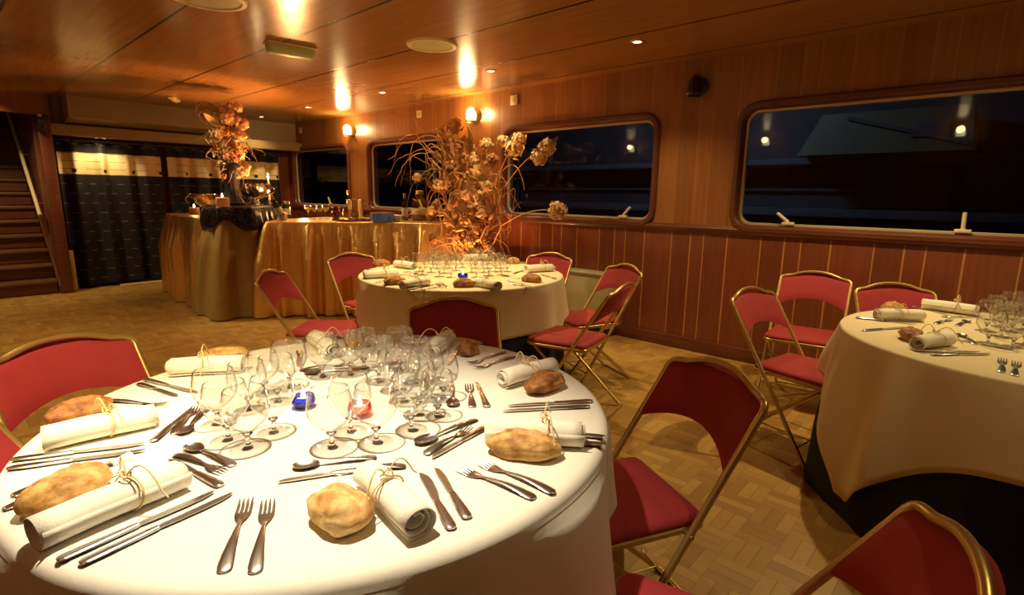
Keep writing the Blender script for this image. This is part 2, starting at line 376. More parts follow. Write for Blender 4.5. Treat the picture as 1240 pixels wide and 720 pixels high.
# ------------------------------------------------------------------ the room
def rrect(y0, y1, z0, z1, r, n=7):
    out = []
    for cx, cz, a0 in ((y1-r, z1-r, 0), (y0+r, z1-r, 90), (y0+r, z0+r, 180), (y1-r, z0+r, 270)):
        for k in range(n):
            a = math.radians(a0+90*k/(n-1)); out.append((cx+r*math.cos(a), cz+r*math.sin(a)))
    return out
WIN = [(7.27, 9.08), (4.98, 6.80), (2.29, 4.17), (-.95, 1.64)]       # outer frame edges along the wall
WZ0, WZ1 = 1.045, 2.035
def slab_with_holes(name, to3, outer, holes, thick, m):
    loops = [outer]+holes; flat = [Vector((a, b, 0)) for lp in loops for a, b in lp]
    tris = tessellate_polygon([[Vector((a, b, 0)) for a, b in lp] for lp in loops]); n = len(flat); b_ = MB()
    b_.v = [to3(p.x, p.y, 0) for p in flat]+[to3(p.x, p.y, thick) for p in flat]
    b_.f = [tuple(t) for t in tris]+[tuple(i+n for i in reversed(t)) for t in tris]
    o = 0
    for lp in loops:
        k = len(lp)
        for i in range(k): b_.f.append((o+i, o+(i+1) % k, o+(i+1) % k+n, o+i+n))
        o += k
    b_.mi = [0]*len(b_.f); return struct(b_.build(name, m, None, 30))
holes = [rrect(a+.03, b-.03, WZ0+.03, WZ1-.03, .13) for a, b in WIN]
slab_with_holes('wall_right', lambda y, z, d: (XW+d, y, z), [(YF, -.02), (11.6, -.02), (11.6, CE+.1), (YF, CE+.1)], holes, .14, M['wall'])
struct(MB().box(((XL+XW)/2, (YF+12)/2, -.05), (XW-XL+.6, 12-YF, .1)).build('floor', M['floor']))
struct(MB().box(((XL+XW)/2, (YF+YB)/2+.0, CE+.05), (XW-XL+.3, YB-YF, .1)).build('ceiling', M['ceil']))
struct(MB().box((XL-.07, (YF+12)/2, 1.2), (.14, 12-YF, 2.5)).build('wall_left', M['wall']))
struct(MB().box(((XL+XW)/2, YF-.07, 1.2), (XW-XL+.4, .14, 2.5)).build('wall_front', M['panel']))
struct(MB().box((2.8, YB+.05, 1.2), (3.4, .1, 2.5)).build('wall_back', M['panel']))
# baseboard and rail of the window wall
struct(MB().box((XW-.018, 4.6, .055), (.036, 9.2, .11), 0, .006).build('baseboard_right', M['mahog_h']))
b = MB(); secs = []
for y in (YF, 9.2):
    secs.append([(XW-q[0], y, 1.055+q[1]) for q in ((0, -.035), (.018, -.03), (.028, -.012), (.03, .012), (.016, .03), (0, .034))])
struct(b.loft(secs).build('trim_1', M['mahog_h']))
def window(idx, y0, y1, stays):
    e = bpy.data.objects.new('window_%d' % idx, None); COL.objects.link(e); struct(e)
    def ring(name, prof, m, ins0):
        b = MB(); n = 7; secs = []
        for inset, dx in prof:
            secs.append([(XW-dx, a, c) for a, c in rrect(y0+inset, y1-inset, WZ0+inset, WZ1-inset, max(.03, .16-inset), n)])
        secs.append(secs[0]); b.loft(secs, True, False); return struct(b.build(name, m, e, 35))
    ring('frame', [(0, -.005), (0, .022), (.012, .034), (.040, .034), (.052, .022), (.060, .0), (.060, -.07), (.03, -.07)], M['mahog'], 0)
    ring('inner_frame', [(.056, -.045), (.056, -.028), (.062, -.022), (.076, -.022), (.080, -.028), (.080, -.05), (.056, -.05)], M['window_metal'], 0)
    p = MB(); q = rrect(y0+.07, y1-.07, WZ0+.07, WZ1-.07, .09)
    p.loft([[(XW+.036, a, c) for a, c in q], [(XW+.042, a, c) for a, c in q]]); struct(p.build('pane', M['pane'], e))
    for y, lean in stays:
        h = MB().box((XW+.0, y, WZ0+.085), (.03, .085, .022), 0, .004)
        z0 = WZ0+.095; ln = .105
        h.tube([(XW+.0, y, z0), (XW-.004, y+ln*math.sin(lean), z0+ln*math.cos(lean))], .012, 8)
        struct(h.build('stay', M['ivory'], e))
window(1, *WIN[0], [(7.9, .5)]); window(2, *WIN[1], [(5.6, .5)])
window(3, *WIN[2], [(2.62, -.75)]); window(4, *WIN[3], [(1.20, .9), (.185, .02)])
# end of the room: pillar, header, bulkheads, duct
struct(MB().box((1.155, 8.79, 1.08), (.125, .14, 2.16), 0, .008).build('trim_2', M['mahog']))
struct(MB().box((.0, 8.80, 2.30), (2.44, .16, .23)).build('trim_3', M['panel']))
struct(MB().box((2.81, 8.83, 2.03), (3.19, .18, .13), 0, .006).build('trim_4', M['soffit']))
struct(MB().box((2.81, 8.98, 2.26), (3.19, .12, .34)).build('trim_5', M['soffit']))
d = MB(); d.loft([[(1.36, 8.45, CE-.0), (1.36, 8.45, 2.16), (1.36, 8.92, 2.10), (1.36, 8.92, CE)], [(2.95, 8.45, CE-.0), (2.95, 8.45, 2.16), (2.95, 8.92, 2.10), (2.95, 8.92, CE)]])
for i in range(1): d.box((2.06, 8.447, 2.285), (.008, .004, .24))
struct(d.build('trim_6', M['soffit'], None, 20))
struct(MB().box((1.255, 8.86, .27), (.045, .03, .52), 0, .004).build('trim_7', M['ivory']))
struct(MB().box((2.05, 8.90, .014), (.62, .04, .028), .03, .006).build('light_streak_board', M['ivory']))  # pale board added in place of the light showing under the curtain
struct(MB().box((1.16, 10.2, 1.2), (.1, 2.7, 2.5)).build('wall_stairwell', M['panel']))
struct(MB().box((.0, 11.6, 1.2), (2.4, .1, 2.6)).build('wall_stairwell_end', M['panel']))
# outside, at night: the quay
struct(MB().box((7.6, 5, 1.1), (.3, 40, 5.1)).build('wall_quay', M['stone']))
q = MB(); q.box((7.28, 4, 1.74), (.5, 26, .07), 0, .01); q.box((7.34, 4, 1.15), (.2, 26, .10), 0, .01)
for z in (.35, .62, .88, 1.42): q.box((7.42, 4, z), (.08, 26, .035), 0, .006)
struct(q.build('trim_9', M['quay_timber']))
struct(MB().box((6.6, 5, -.9), (5, 30, .1)).build('ground_water', mat('dark_river', (.01, .015, .02), .1)))
# staircase
st = thing('staircase', 'steep wooden staircase climbing behind the dark curtain bay at the far left', 'staircase', (0, 0, 0))
for k in range(12):
    y = 8.80+.2*k; z = .18*(k+1)
    MB().box((.42, y+.09, z-.02), (1.30, .25, .04), 0, .008).build('tread', M['stair_wood'], st)
    MB().box((.42, y+.03, z-.105), (1.30, .02, .13)).build('riser', M['mahog'], st)
b = MB(); b.loft([[(x, 8.74, 0), (x, 8.74, .10), (x, 11.2, 2.33), (x, 11.2, 2.05), (x, 8.98, 0)] for x in (1.075, 1.105)]); b.build('stringer', M['mahog'], st)
hr = MB().tube([(1.02, 8.98, .98), (1.02, 9.05, 1.05), (1.02, 10.9, 2.72)], .021, 10).build('handrail', M['ivory'], st)
for yy in (9.2, 9.9, 10.6):
    zz = 1.05+(yy-9.05)*.903; MB().tube([(1.10, yy, zz-.06), (1.02, yy, zz-.06), (1.02, yy, zz-.01)], .008, 6).build('bracket', M['brass'], hr)
# curtains
def curtain(x0, x1, label, seed, y=8.99):
    rnd = random.Random(seed); t = thing('curtain', label, 'curtain', (0, y, 0), 0, 'dark curtains across the end of the room')
    n = int((x1-x0)*90); ph = rnd.random()*6; cols = []
    for i in range(n+1):
        x = x0+(x1-x0)*i/n
        cols.append((x, (.045*math.sin(x*24+ph)+.018*math.sin(x*41+ph*2))))
    rows = [.05, .3, .7, 1.1, 1.48, 1.6, 1.78, 1.9, 1.955]
    vs = []; fs = []
    for z in rows:
        k = 1.15-.35*z/2
        for x, w in cols: vs.append((x, w*k, z+.012*math.sin(x*7+ph)*(z < .1)))
    m = len(cols)
    for r in range(len(rows)-1):
        for i in range(m-1): fs.append((r*m+i, r*m+i+1, (r+1)*m+i+1, (r+1)*m+i))
    MB().add(vs, fs).build('panel', M['curtain'], t, 60)
    k = max(3, int((x1-x0)/.28))
    for i in range(k):
        x = x0+(x1-x0)*(i+.5)/k
        ey = MB().lathe([(.026, -.008), (.038, -.008), (.038, .008), (.026, .008), (.026, -.008)], 14).build('eyelet', M['dark_metal'], t)
        ey.location = (x, -.035, 1.925); ey.rotation_euler = (PI/2, 0, 0)
    MB().tube([(x0-.03, -.035, 1.925), (x1+.03, -.035, 1.925)], .013, 8).build('rod', M['dark_metal'], t)
    return t
curtain(1.27, 2.42, 'dark dashed curtain with cream band hanging between the stair pillar and the gold cloth', 3)
curtain(2.50, 3.20, 'dark curtain with cream band directly behind the silver bowl on the lower gold table', 5)
curtain(3.26, 4.10, 'dark curtain with cream band in the corner by the smallest window', 8)
# ceiling fixtures
def downlight(x, y, label):
    t = thing('downlight', label, 'light', (x, y, CE), 0, 'recessed ceiling downlights')
    MB().lathe([(.030, -.001), (.034, -.008), (.046, -.006), (.050, .0)], 20).build('rim', M['brass'], t)
    MB().lathe([(.0, -.004), (.031, -.004), (.031, .0)], 16).build('lens', M['led'], t); return t
names = {2.125: 'small lit downlight in the ceiling above the unlit wall lamp', 3.6: 'small lit downlight in the ceiling beside the round speaker, above the third window',
         5.29: 'small lit downlight in the ceiling between the two glowing wall lamps', 6.99: 'small lit downlight in the ceiling just before the farthest wall lamp', 8.42: 'farthest small lit downlight near the end of the ceiling'}
for y, _e in RIGHT_ROW:
    if y in names: downlight(3.64, y, names[y])
for px, py, lb in ((97, 171.5, 'left of the two small lights above the dark curtain'), (118, 169, 'right of the two small lights above the dark curtain')):
    p = at(px, py, 1.965); t = thing('downlight', lb, 'light', (p.x, 8.80, 1.965), 0, 'small lights over the curtain')
    MB().lathe([(.030, -.001), (.034, -.008), (.046, -.006), (.050, .0)], 20).build('rim', M['brass'], t)
    MB().lathe([(.0, -.004), (.031, -.004), (.031, .0)], 16).build('lens', M['led'], t)
    lamp('downlight_or_fill', 'SPOT', (p.x, 8.74, 1.95), 7, WARM, .02, (p.x, 8.98, 1.3), 120, .8)
def ceiling_speaker(px, py, r, label):
    p = at(px, py, CE); t = thing('ceiling_speaker', label, 'speaker', p, 0, 'round ceiling speakers')
    MB().lathe([(r*.80, -.006), (r*.84, -.016), (r*.96, -.014), (r, .0)], 36).build('ring', M['ivory'], t)
    MB().lathe([(0, -.010), (r*.5, -.010), (r*.82, -.008)], 36).build('grille', M['rad'], t)
ceiling_speaker(523, 54, .19, 'whole round cream ceiling speaker in the middle of the ceiling')
ceiling_speaker(252, -3, .21, 'round cream ceiling speaker cut off by the top of the photo')
p = at(352, 55, CE); a0 = at(321, 47, CE); a1 = at(384, 58, CE)
t = thing('emergency_light', 'pale green box shaped emergency light on the ceiling', 'light', (p.x, p.y, CE), math.atan2(a1.y-a0.y, a1.x-a0.x))
secs = []
L_ = (a1-a0).length
for k, s in ((-.5, .7), (-.47, .92), (-.42, 1), (.42, 1), (.47, .92), (.5, .7)):
    secs.append([(k*L_*.92, .062*s, 0), (k*L_*.92, .055*s, -.052*s), (k*L_*.92, .03*s, -.078*s), (k*L_*.92, -.03*s, -.078*s), (k*L_*.92, -.055*s, -.052*s), (k*L_*.92, -.062*s, 0)])
MB().loft(secs).build('diffuser', noisy('pale_green_diffuser', (.52, .56, .22), (.48, .50, .20), 3, .35), t, 35)
MB().box((0, 0, -.006), (L_*.96, .14, .012), 0, .003).build('base', M['ivory'], t); MB().lathe([(0, -.082), (.02, -.081), (.026, -.070)], 14).build('indicator', M['brass'], t)
p = at(211, 119, CE); t = thing('ceiling_bracket', 'small pale fitting on the ceiling above the left dried arrangement', 'fitting', (p.x, p.y, CE), 1.0)
MB().box((0, 0, -.012), (.26, .07, .024), 0, .008).build('cover', M['ivory'], t); MB().box((0, 0, -.03), (.16, .04, .02), 0, .006).build('cap', M['ivory'], t)
# wall lamps
def wall_lamp(x, y, z, label, lit=True, side=1):
    t = thing('wall_lamp', label, 'lamp', (x, y, z), 0 if side > 0 else PI, 'bulkhead lamps along the walls')
    m = M['brass'] if lit else M['dark_metal']
    b = MB().lathe([(0, 0), (.075, 0), (.078, .012), (.058, .028), (.05, .045), (0, .045)], 24).build('back_plate', m, t); b.rotation_euler = (0, -PI/2, 0)
    g = MB().lathe([(.036, -.055), (.05, -.045), (.054, -.01), (.054, .03), (.044, .062), (.022, .08), (0, .084)], 20, (-.085, 0, -.01))
    g.lathe([(.0, -.058), (.036, -.055)], 20, (-.085, 0, -.01)); g = g.build('globe', (M['bulb'] if side > 0 else M['bulb_dim']) if lit else glass('dusty_lamp_glass', (.5, .45, .35), (.2, .17, .12), 1.2), t)
    g.rotation_euler = (PI, 0, 0) if False else (0, 0, 0)
    c = MB()
    for a in (0, PI/2, PI, 1.5*PI):
        c.tube([(-.085+.063*math.cos(a), .063*math.sin(a), -.07), (-.085+.064*math.cos(a), .064*math.sin(a), .03), (-.085+.05*math.cos(a), .05*math.sin(a), .07), (-.085, 0, .088)], .004, 6)
    c.lathe([(.058, -.078), (.068, -.075), (.068, -.062), (.058, -.060)], 20, (-.085, 0, 0)); c.tube([(-.03, 0, -.07), (-.085, 0, -.072)], .012, 8)
    c.build('cage', m, t)
    if lit:
        lamp('wall_lamp_glow', 'POINT', (x-.17*side, y, z+.03), 12 if side > 0 else 3, (1, .66, .26), .05)
    return t
wall_lamp(XW, 7.17, 2.19, 'glowing caged wall lamp between the two small far windows')
wall_lamp(XW, 4.58, 2.185, 'glowing caged wall lamp above the large dried arrangement')
wall_lamp(XW, 1.97, 2.19, 'dark unlit caged wall lamp between the two big windows', False)
for y, w in ((.62, 'facing the widest window'), (3.2, 'opposite the third window'), (5.8, 'opposite the second window')):
    wall_lamp(XL, y, 2.25, 'lit wall lamp reflected in the panes, on the unseen wall %s' % w, True, -1)
def socket(y, z, label, s=.045):
    t = thing('wall_switch', label, 'switch', (XW, y, z), 0, 'small pale plates high on the window wall')
    MB().box((-.006, 0, 0), (.012, s*2, s*2), 0, .003).build('plate', M['ivory'], t)
    b = MB().lathe([(0, .016), (s*.4, .016), (s*.45, .011)], 14).build('knob', M['rad'], t); b.rotation_euler = (0, -PI/2, 0)
socket(5.61, 2.29, 'small pale round knobbed plate above the second window'); socket(4.0, 2.295, 'small pale square plate high above the third window', .05)
socket(9.1, 2.3, 'small pale plate in the far corner above the smallest window, nearer the corner'); socket(8.75, 2.3, 'small pale plate in the far corner above the smallest window, farther from the corner')
# small speaker on the pillar
t = thing('wall_speaker', 'small black speaker on a bracket at the top of the stair pillar', 'speaker', (1.12, 8.66, 2.06))
MB().box((0, 0, 0), (.09, .09, .17), 0, .012).build('box', M['black'], t); MB().box((0, .045, .10), (.04, .06, .05), 0, .006).build('bracket', M['ivory'], t)
b = MB().lathe([(0, .004), (.02, .0), (.032, .006)], 16).build('cone', M['dark_metal'], t); b.location = (0, -.045, .03); b.rotation_euler = (PI/2, 0, 0)
# radiator cover by the wall
t = thing('radiator_cover', 'cream metal radiator box against the wood wall behind the red chairs', 'radiator', (XW-.11, 3.35, 0))
MB().box((0, 0, .335), (.18, 1.48, .50), 0, .008).build('case', M['rad'], t); MB().box((.0, 0, .59), (.20, 1.52, .02), 0, .005).build('top', M['rad'], t)
MB().box((.01, 0, .04), (.15, 1.46, .08)).build('plinth', M['black'], t)
for k in range(3):
    g = MB()
    for j in range(5): g.box((-.091, -.5+.5*k, .12+.014*j), (.003, .36, .005))
    g.build('vent', M['dark_metal'], t)
# outside things
t = thing('barge_cabin', 'ochre cabin of a boat moored on the far side, seen through the widest window', 'boat', (7.0, 1.05, 1.78))
b = MB(); b.loft([[(-.35, -.75, 0), (-.35, .75, 0), (.35, .75, 0), (.35, -.75, 0)], [(-.30, -.70, .42), (-.30, .55, .42), (.3, .55, .42), (.3, -.70, .42)]]); b.build('hull', M['hull'], t, 20)
MB().tube([(-.36, -.7, .06), (-.33, .3, .36)], .02, 6).build('rail', M['quay_timber'], t); MB().box((-.345, -.4, .22), (.02, .3, .16), 0, .004).build('hatch', M['quay_timber'], t)
t = thing('quay_railing', 'pale upright bar railing outside the second window', 'railing', (6.6, 7.4, .2))
for k in range(26): MB().tube([(0, -1.5+.12*k, -1.05 if k % 5 == 0 else .12), (0, -1.5+.12*k, 1.35)], .012, 6).build('bar', M['quay_timber'], t)
MB().box((0, 0, 1.37), (.05, 3.2, .04), 0, .006).build('top_rail', M['quay_timber'], t); MB().box((0, 0, .12), (.04, 3.2, .03), 0, .005).build('bottom_rail', M['quay_timber'], t)
lamp('quay_fill', 'AREA', (5.0, 3, 3.3), 20, (.45, .7, 1), .5, (7.5, 3, .9))  # unseen bluish light added above the windows to brighten the quay
# ------------------------------------------------------------------ cloths
def drape(name, pts, ztop, hem, folds, amp, flare, seed, m, label, cat, group=None, rows=13, round_=.012, thick=False):
    """a cloth over a flat top whose outline is pts (counter-clockwise, dense); hem(i, frac, angle) is its lower edge"""
    rnd = random.Random(seed); n = len(pts); P = [Vector((x, y)) for x, y in pts]; c = sum(P, Vector((0, 0)))/n
    nor = []; L = 0; arc = []
    for i in range(n):
        d = P[(i+1) % n]-P[i-1]; nor.append(Vector((d.y, -d.x)).normalized()); arc.append(L); L += (P[(i+1) % n]-P[i]).length
    for _ in range(3): nor = [(nor[i-1]+nor[i]*2+nor[(i+1) % n]).normalized() for i in range(n)]
    ks = [(folds, rnd.random()*2*PI, 1.0), (int(folds*.6)+1, rnd.random()*2*PI, .55), (int(folds*1.5)+1, rnd.random()*2*PI, .45)]
    p1, p2 = rnd.random()*6, rnd.random()*6
    pat = []
    for i in range(n):
        s = arc[i]/L+.012*math.sin(2*PI*3*arc[i]/L+p1)+.006*math.sin(2*PI*7*arc[i]/L+p2)
        v = sum(w*math.cos(2*PI*k*s+ph) for k, ph, w in ks)/1.6
        pat.append(max(0, .5+.55*v)**1.5)
    vs = [(c.x, c.y, ztop)]; fs = []; ringstart = []
    for f in (.35, .7, .9):
        ringstart.append(len(vs)); vs += [(c.x+(p.x-c.x)*f, c.y+(p.y-c.y)*f, ztop+.0006*math.sin(9*p.x+7*p.y+f*20)) for p in P]
    for k in range(5):
        a = k/4*PI/2; ringstart.append(len(vs))
        vs += [(P[i].x+nor[i].x*round_*(math.sin(a)-1), P[i].y+nor[i].y*round_*(math.sin(a)-1), ztop+round_*(math.cos(a)-1)) for i in range(n)]
    for r in range(1, rows+1):
        t = r/rows; ringstart.append(len(vs))
        for i in range(n):
            ang = math.atan2(P[i].y-c.y, P[i].x-c.x); h = hem(arc[i]/L, ang); zz = (ztop-round_)*(1-t)+h*t
            drop = (ztop-zz); g = min(1, drop/.42)
            off = flare*drop+amp*(g**.8)*pat[i]*(1-.12*math.sin(5*t+i*.02))
            vs.append((P[i].x+nor[i].x*off, P[i].y+nor[i].y*off, zz))
    for i in range(n): fs.append((0, ringstart[0]+i, ringstart[0]+(i+1) % n))
    for a, b_ in zip(ringstart, ringstart[1:]):
        for i in range(n): fs.append((a+i, b_+i, b_+(i+1) % n, a+(i+1) % n))
    o = MB().add(vs, fs).build(name, m, None, 75)
    if thick:
        md = o.modifiers.new('hem', 'SOLIDIFY'); md.thickness = .004; md.offset = -1
    return tag(o, label, cat, group)
def circle(c, r, n=320): return [(c[0]+r*math.cos(2*PI*k/n), c[1]+r*math.sin(2*PI*k/n)) for k in range(n)]
def smooth_poly(pts, step=.02, it=8):
    out = []; n = len(pts)
    for i in range(n):
        a = Vector(pts[i]); b = Vector(pts[(i+1) % n]); k = max(1, int((b-a).length/step))
        for j in range(k): out.append(a.lerp(b, j/k))
    for _ in range(it): out = [(out[i-1]+out[i]*2+out[(i+1) % len(out)])/4 for i in range(len(out))]
    return [(p.x, p.y) for p in out]
def square_hem(zt, r, a, ang0, zmin=.03):
    def h(s, ang):
        q = ang-ang0; d = a/max(abs(math.cos(q)), abs(math.sin(q))); d = min(d, a*1.345)
        return max(zmin, zt-(d-r))
    return h
TZ = .75
NEAR, NR = (.72, 1.264), .712
FAR, FR = (2.618, 2.872), .735
RIGHT, RR = (2.985, -.18), .70
drape('undercloth', circle(NEAR, NR-.012), TZ-.004, lambda s, a: .006, 13, .03, .015, 1, M['navy'], 'dark navy floor length undercloth below the nearest white tablecloth', 'tablecloth', 'navy undercloths')
drape('tablecloth', circle(NEAR, NR, 720), TZ, lambda s, a: .22+.03*math.sin(4*a), 11, .095, .03, 12, M['linen'], 'white cloth on the nearest round table, brightly lit, in front of the camera', 'tablecloth', 'round table cloths', thick=True, round_=.028, rows=30)
drape('undercloth', circle(FAR, FR-.012), TZ-.004, lambda s, a: .006, 13, .03, .015, 2, M['navy'], 'navy undercloth showing at the floor below the cream cloth of the middle table', 'tablecloth', 'navy undercloths')
drape('tablecloth', circle(FAR, FR), TZ, lambda s, a: .42+.025*math.sin(3*a+1), 10, .075, .04, 7, M['cream'], 'cream cloth on the middle round table in front of the gold buffet', 'tablecloth', 'round table cloths', thick=True)
drape('undercloth', circle(RIGHT, RR-.012), TZ-.004, lambda s, a: .006, 12, .035, .075, 3, M['navy'], 'navy floor length undercloth of the table at the right edge', 'tablecloth', 'navy undercloths')
drape('tablecloth', circle(RIGHT, RR), TZ, square_hem(TZ, RR, 1.0, math.radians(92)), 11, .075, .10, 9, M['cream'], 'square cream overlay cloth with a hanging corner on the table at the right edge', 'tablecloth', 'round table cloths', thick=True)
# ------------------------------------------------------------------ chairs
def make_chair():
    t = thing('folding_chair', '', 'chair')
    W_ = .213; zs = .772; yb = -.245; yf = .235
    def back_y(z): return yb+(yf-yb)*(zs-z)/zs
    def bow(x): return -.038*(1-(x/W_)**2)
    half = [(.213, .735), (.2135, .758), (.203, .775), (.180, .783), (.152, .787), (.125, .796), (.09, .808), (.05, .816), (0, .819)]
    def ptop(x, z): return Vector((x, back_y(min(z, zs))+(bow(x) if z > .7 else 0), z))
    path = []
    low = [(.012, 0), (.25, 0), (.45, 0), (.62, 0), (.70, 0)]
    for z, _ in low: path.append(Vector((W_, back_y(z), z)))
    path += [ptop(x, z) for x, z in half]
    path = path+[Vector((-p.x, p.y, p.z)) for p in reversed(path[:-1])]
    # thicken the tube a little at the top rail
    MB().tube(spline(path, 4), .0105, 10).build('back_frame', M['gold'], t, 60)
    # backrest pad following the hoop
    b = MB(); secs_f = []; nx = 18; nz = 7; grid = [[], []]
    def ztop(x):
        ax = abs(x); pts = sorted((a, c) for a, c in half if c > .77)
        for (a, c), (a2, c2) in zip(pts, pts[1:]):
            if a <= ax <= a2: return c+(c2-c)*(ax-a)/(a2-a)-.008
        return .767
    for i in range(nx+1):
        x = -.205+.410*i/nx; ax = abs(x)/.205
        zt = ztop(x); zb = .590+.055*(1-ax**2)
        for j in range(nz+1):
            v = j/nz; z = zb+(zt-zb)*v
            e = min(1, min(v, 1-v)*4.5, (1-ax)*7+.25); th = .0045+.011*max(0, e)**.6
            y = back_y(z)+bow(x)*(.9)
            grid[0].append((x, y+th, z)); grid[1].append((x, y-th, z))
    fs = []; m_ = (nx+1)*(nz+1)
    for i in range(nx):
        for j in range(nz):
            a = i*(nz+1)+j; q = (a, a+1, a+nz+2, a+nz+1); fs.append(q); fs.append(tuple(k+m_ for k in reversed(q)))
    rim = [i*(nz+1) for i in range(nx+1)]+[nx*(nz+1)+j for j in range(1, nz+1)]+[i*(nz+1)+nz for i in range(nx-1, -1, -1)]+[j for j in range(nz-1, 0, -1)]
    for k in range(len(rim)): a, c = rim[k], rim[(k+1) % len(rim)]; fs.append((a, c, c+m_, a+m_))
    MB().add(grid[0]+grid[1], fs).build('backrest', M['velvet'], t, 50)
    # seat: gold rim plate and padded top
    sf, sr, wf, wr = .285, -.115, .200, .186
    def outline(ins, n=6):
        out = []
        for cx, cy, a0 in ((wf-.05, sf-.05, 0), (-wf+.05, sf-.05, 90), (-wr+.035, sr+.035, 180), (wr-.035, sr+.035, 270)):
            r = (.05 if cy > 0 else .035)-min(ins, .03)
            for k in range(n): a = math.radians(a0+90*k/(n-1)); out.append((cx-math.copysign(max(0, ins-.03), cx)+r*math.cos(a), cy-math.copysign(max(0, ins-.03), cy-.08)+r*math.sin(a)))
        return out
    def lay(ins, z): return [(x, y, z) for x, y in outline(ins)]
    MB().loft([lay(.004, .418), lay(0, .422), lay(0, .434), lay(.004, .438)]).build('seat_frame', M['gold'], t, 30)
    MB().loft([lay(.005, .438), lay(.003, .446), lay(.008, .456), lay(.022, .464), lay(.05, .470), lay(.09, .473)]).build('seat', M['velvet'], t, 70)
    # rear legs: a U that rises from the floor behind to the front of the seat
    b = MB(); ry = -.215
    up = [Vector((.168, sf-.05, .415)), Vector((.168, ry+.02, .03)), Vector((.165, ry, .013)), Vector((.14, ry-.01, .0105))]
    b.tube(spline(up+[Vector((-p.x, p.y, p.z)) for p in reversed(up)], 5), .0095, 10); b.build('rear_legs', M['gold'], t, 60)
    b = MB()
    for z in (.10,):
        b.tube([(-W_, back_y(z), z), (W_, back_y(z), z)], .0045, 8)
    for x in (-.06, .06): b.tube([(x, back_y(.10), .10), (x*1.3, ry+.07, .10)], .003, 6)
    b.tube([(-.166, ry+.07, .10), (.166, ry+.07, .10)], .004, 8); b.build('stretcher', M['gold'], t, 60)
    for s in (-1, 1):
        f = MB().lathe([(0, -.002), (.014, 0), (.014, .018), (.011, .024)], 12, (s*W_, back_y(.0), .002)).build('foot_cap', M['black'], t)
        MB().tube([(s*(W_+.012), back_y(.43), .43), (s*.165, back_y(.43), .43)], .007, 8).build('hinge_pin', M['brass'], t)
    return t
CH = Proto(make_chair())
def chair(x, y, facing, label):
    return CH.put((x, y, 0), math.radians(facing)-PI/2, label, 'red velvet folding chairs')
def chair_m(mx, my, facing, label):
    a = math.radians(facing); return chair(mx+.245*math.cos(a), my+.245*math.sin(a), facing, label)
chair_m(1.562, .588, 151, 'large red velvet folding chair drawn up at the right side of the nearest table')
chair_m(.95, .0, 104, 'red velvet folding chair cut off by the bottom edge, nearest the camera')
chair_m(.268, 2.29, -76, 'red folding chair behind the back left edge of the nearest table')
chair_m(-.07, 1.60, -32, 'red folding chair of which only a corner shows at the left edge of the photo')
chair_m(1.675, 1.903, -128, 'folding chair with shaded back standing between the nearest and the middle table')
chair_m(1.461, 3.398, -48, 'red folding chair at the left end of the middle table, before the gold buffet')
chair_m(2.357, 3.948, -89, 'red folding chair behind the middle table, its back against the gold buffet cloth')
chair_m(3.643, 2.874, -169, 'red folding chair behind the middle table next to the cream radiator')
chair_m(3.452, 2.022, 156, 'red folding chair right of the middle table, farther of the pair by the radiator')
chair_m(2.696, 1.592, 101, 'red folding chair seen side on, nearer of the pair right of the middle table')
chair_m(3.08, .975, -102, 'red folding chair turned towards the right table, standing alone in the open floor')
chair_m(4.10, .905, -174, 'red folding chair against the wood wall facing the room, under the widest window')
chair_m(3.90, .43, -149, 'red folding chair tucked behind the far side of the right table')
# ------------------------------------------------------------------ cutlery, glasses, bread, napkins
def ell(y, w, t, z, n=10, sh=0):
    return [(w*math.cos(2*PI*k/n), y, z+t*math.sin(2*PI*k/n)) for k in range(n)]
def handle(L0, wend, wneck, hk=1.0):
    secs = []
    for f, w, t in ((0, .25, .5), (.012, .62, .8), (.04, .92, 1), (.12, 1, 1), (.3, .86, .95), (.55, .62, .9), (.78, .44, .9), (1, .36, .9)):
        wv = wend*w if f < .78 else wneck+(wend*.44-wneck)*(1-f)/.22
        secs.append(ell(L0*f, wv, .0019*t, .0022+.006*hk*math.sin(PI*f)*.9+.003*f))
    return secs
def make_fork(L=.198):
    t = thing('table_fork', '', 'fork'); Lh = L*.62; MB().loft(handle(Lh, .0112, .0032)).build('handle', M['steel'], t, 60)
    b = MB(); secs = []
    for f, w in ((0, .0032), (.12, .0055), (.25, .0105), (.4, .0132), (.5, .0138)):
        secs.append(ell(Lh+(L-Lh)*f, w, .0010, .0055-.004*math.sin(PI*min(1, f*1.3)), 10))
    b.loft(secs)
    for k in range(4):
        x0 = -.0110+.00733*k; ss = []
        for f, w in ((.47, .0028), (.6, .0022), (.85, .0018), (1, .0008)):
            z = .0055-.004*math.sin(PI*min(1, f*1.3))+max(0, f-.7)*.012
            ss.append([(x0+p[0], p[1], p[2]) for p in ell(Lh+(L-Lh)*f, w, .0009, z, 6)])
        b.loft(ss)
    b.build('tines', M['steel'], t, 60); return t
def make_spoon(L=.175, bw=.0185):
    t = thing('dessert_spoon', '', 'spoon'); Lh = L*.68; MB().loft(handle(Lh, .0105, .0030)).build('handle', M['steel'], t, 60)
    b = MB(); nu, nv = 14, 9
    for lay_, dz in ((0, 0), (1, -.0009)):
        o = len(b.v); vs = []; fs = []
        for i in range(nu+1):
            u = i/nu; hw = bw*math.sqrt(max(0, 1-(2*u-1)**2))*(.86+.2*u)+.0006
            for j in range(nv):
                v = 2*j/(nv-1)-1; z = .0078-.0068*(1-(2*u-1)**2)**.8*(1-v*v)
                if abs(v) > .99 or i in (0, nu): zz = z
                else: zz = z+dz
                vs.append((hw*v, Lh-.002+(L-Lh)*u, zz))
        for i in range(nu):
            for j in range(nv-1): a = i*nv+j; fs.append((a, a+1, a+nv+1, a+nv))
        b.add(vs, fs)
    b.build('bowl', M['steel'], t, 80); return t
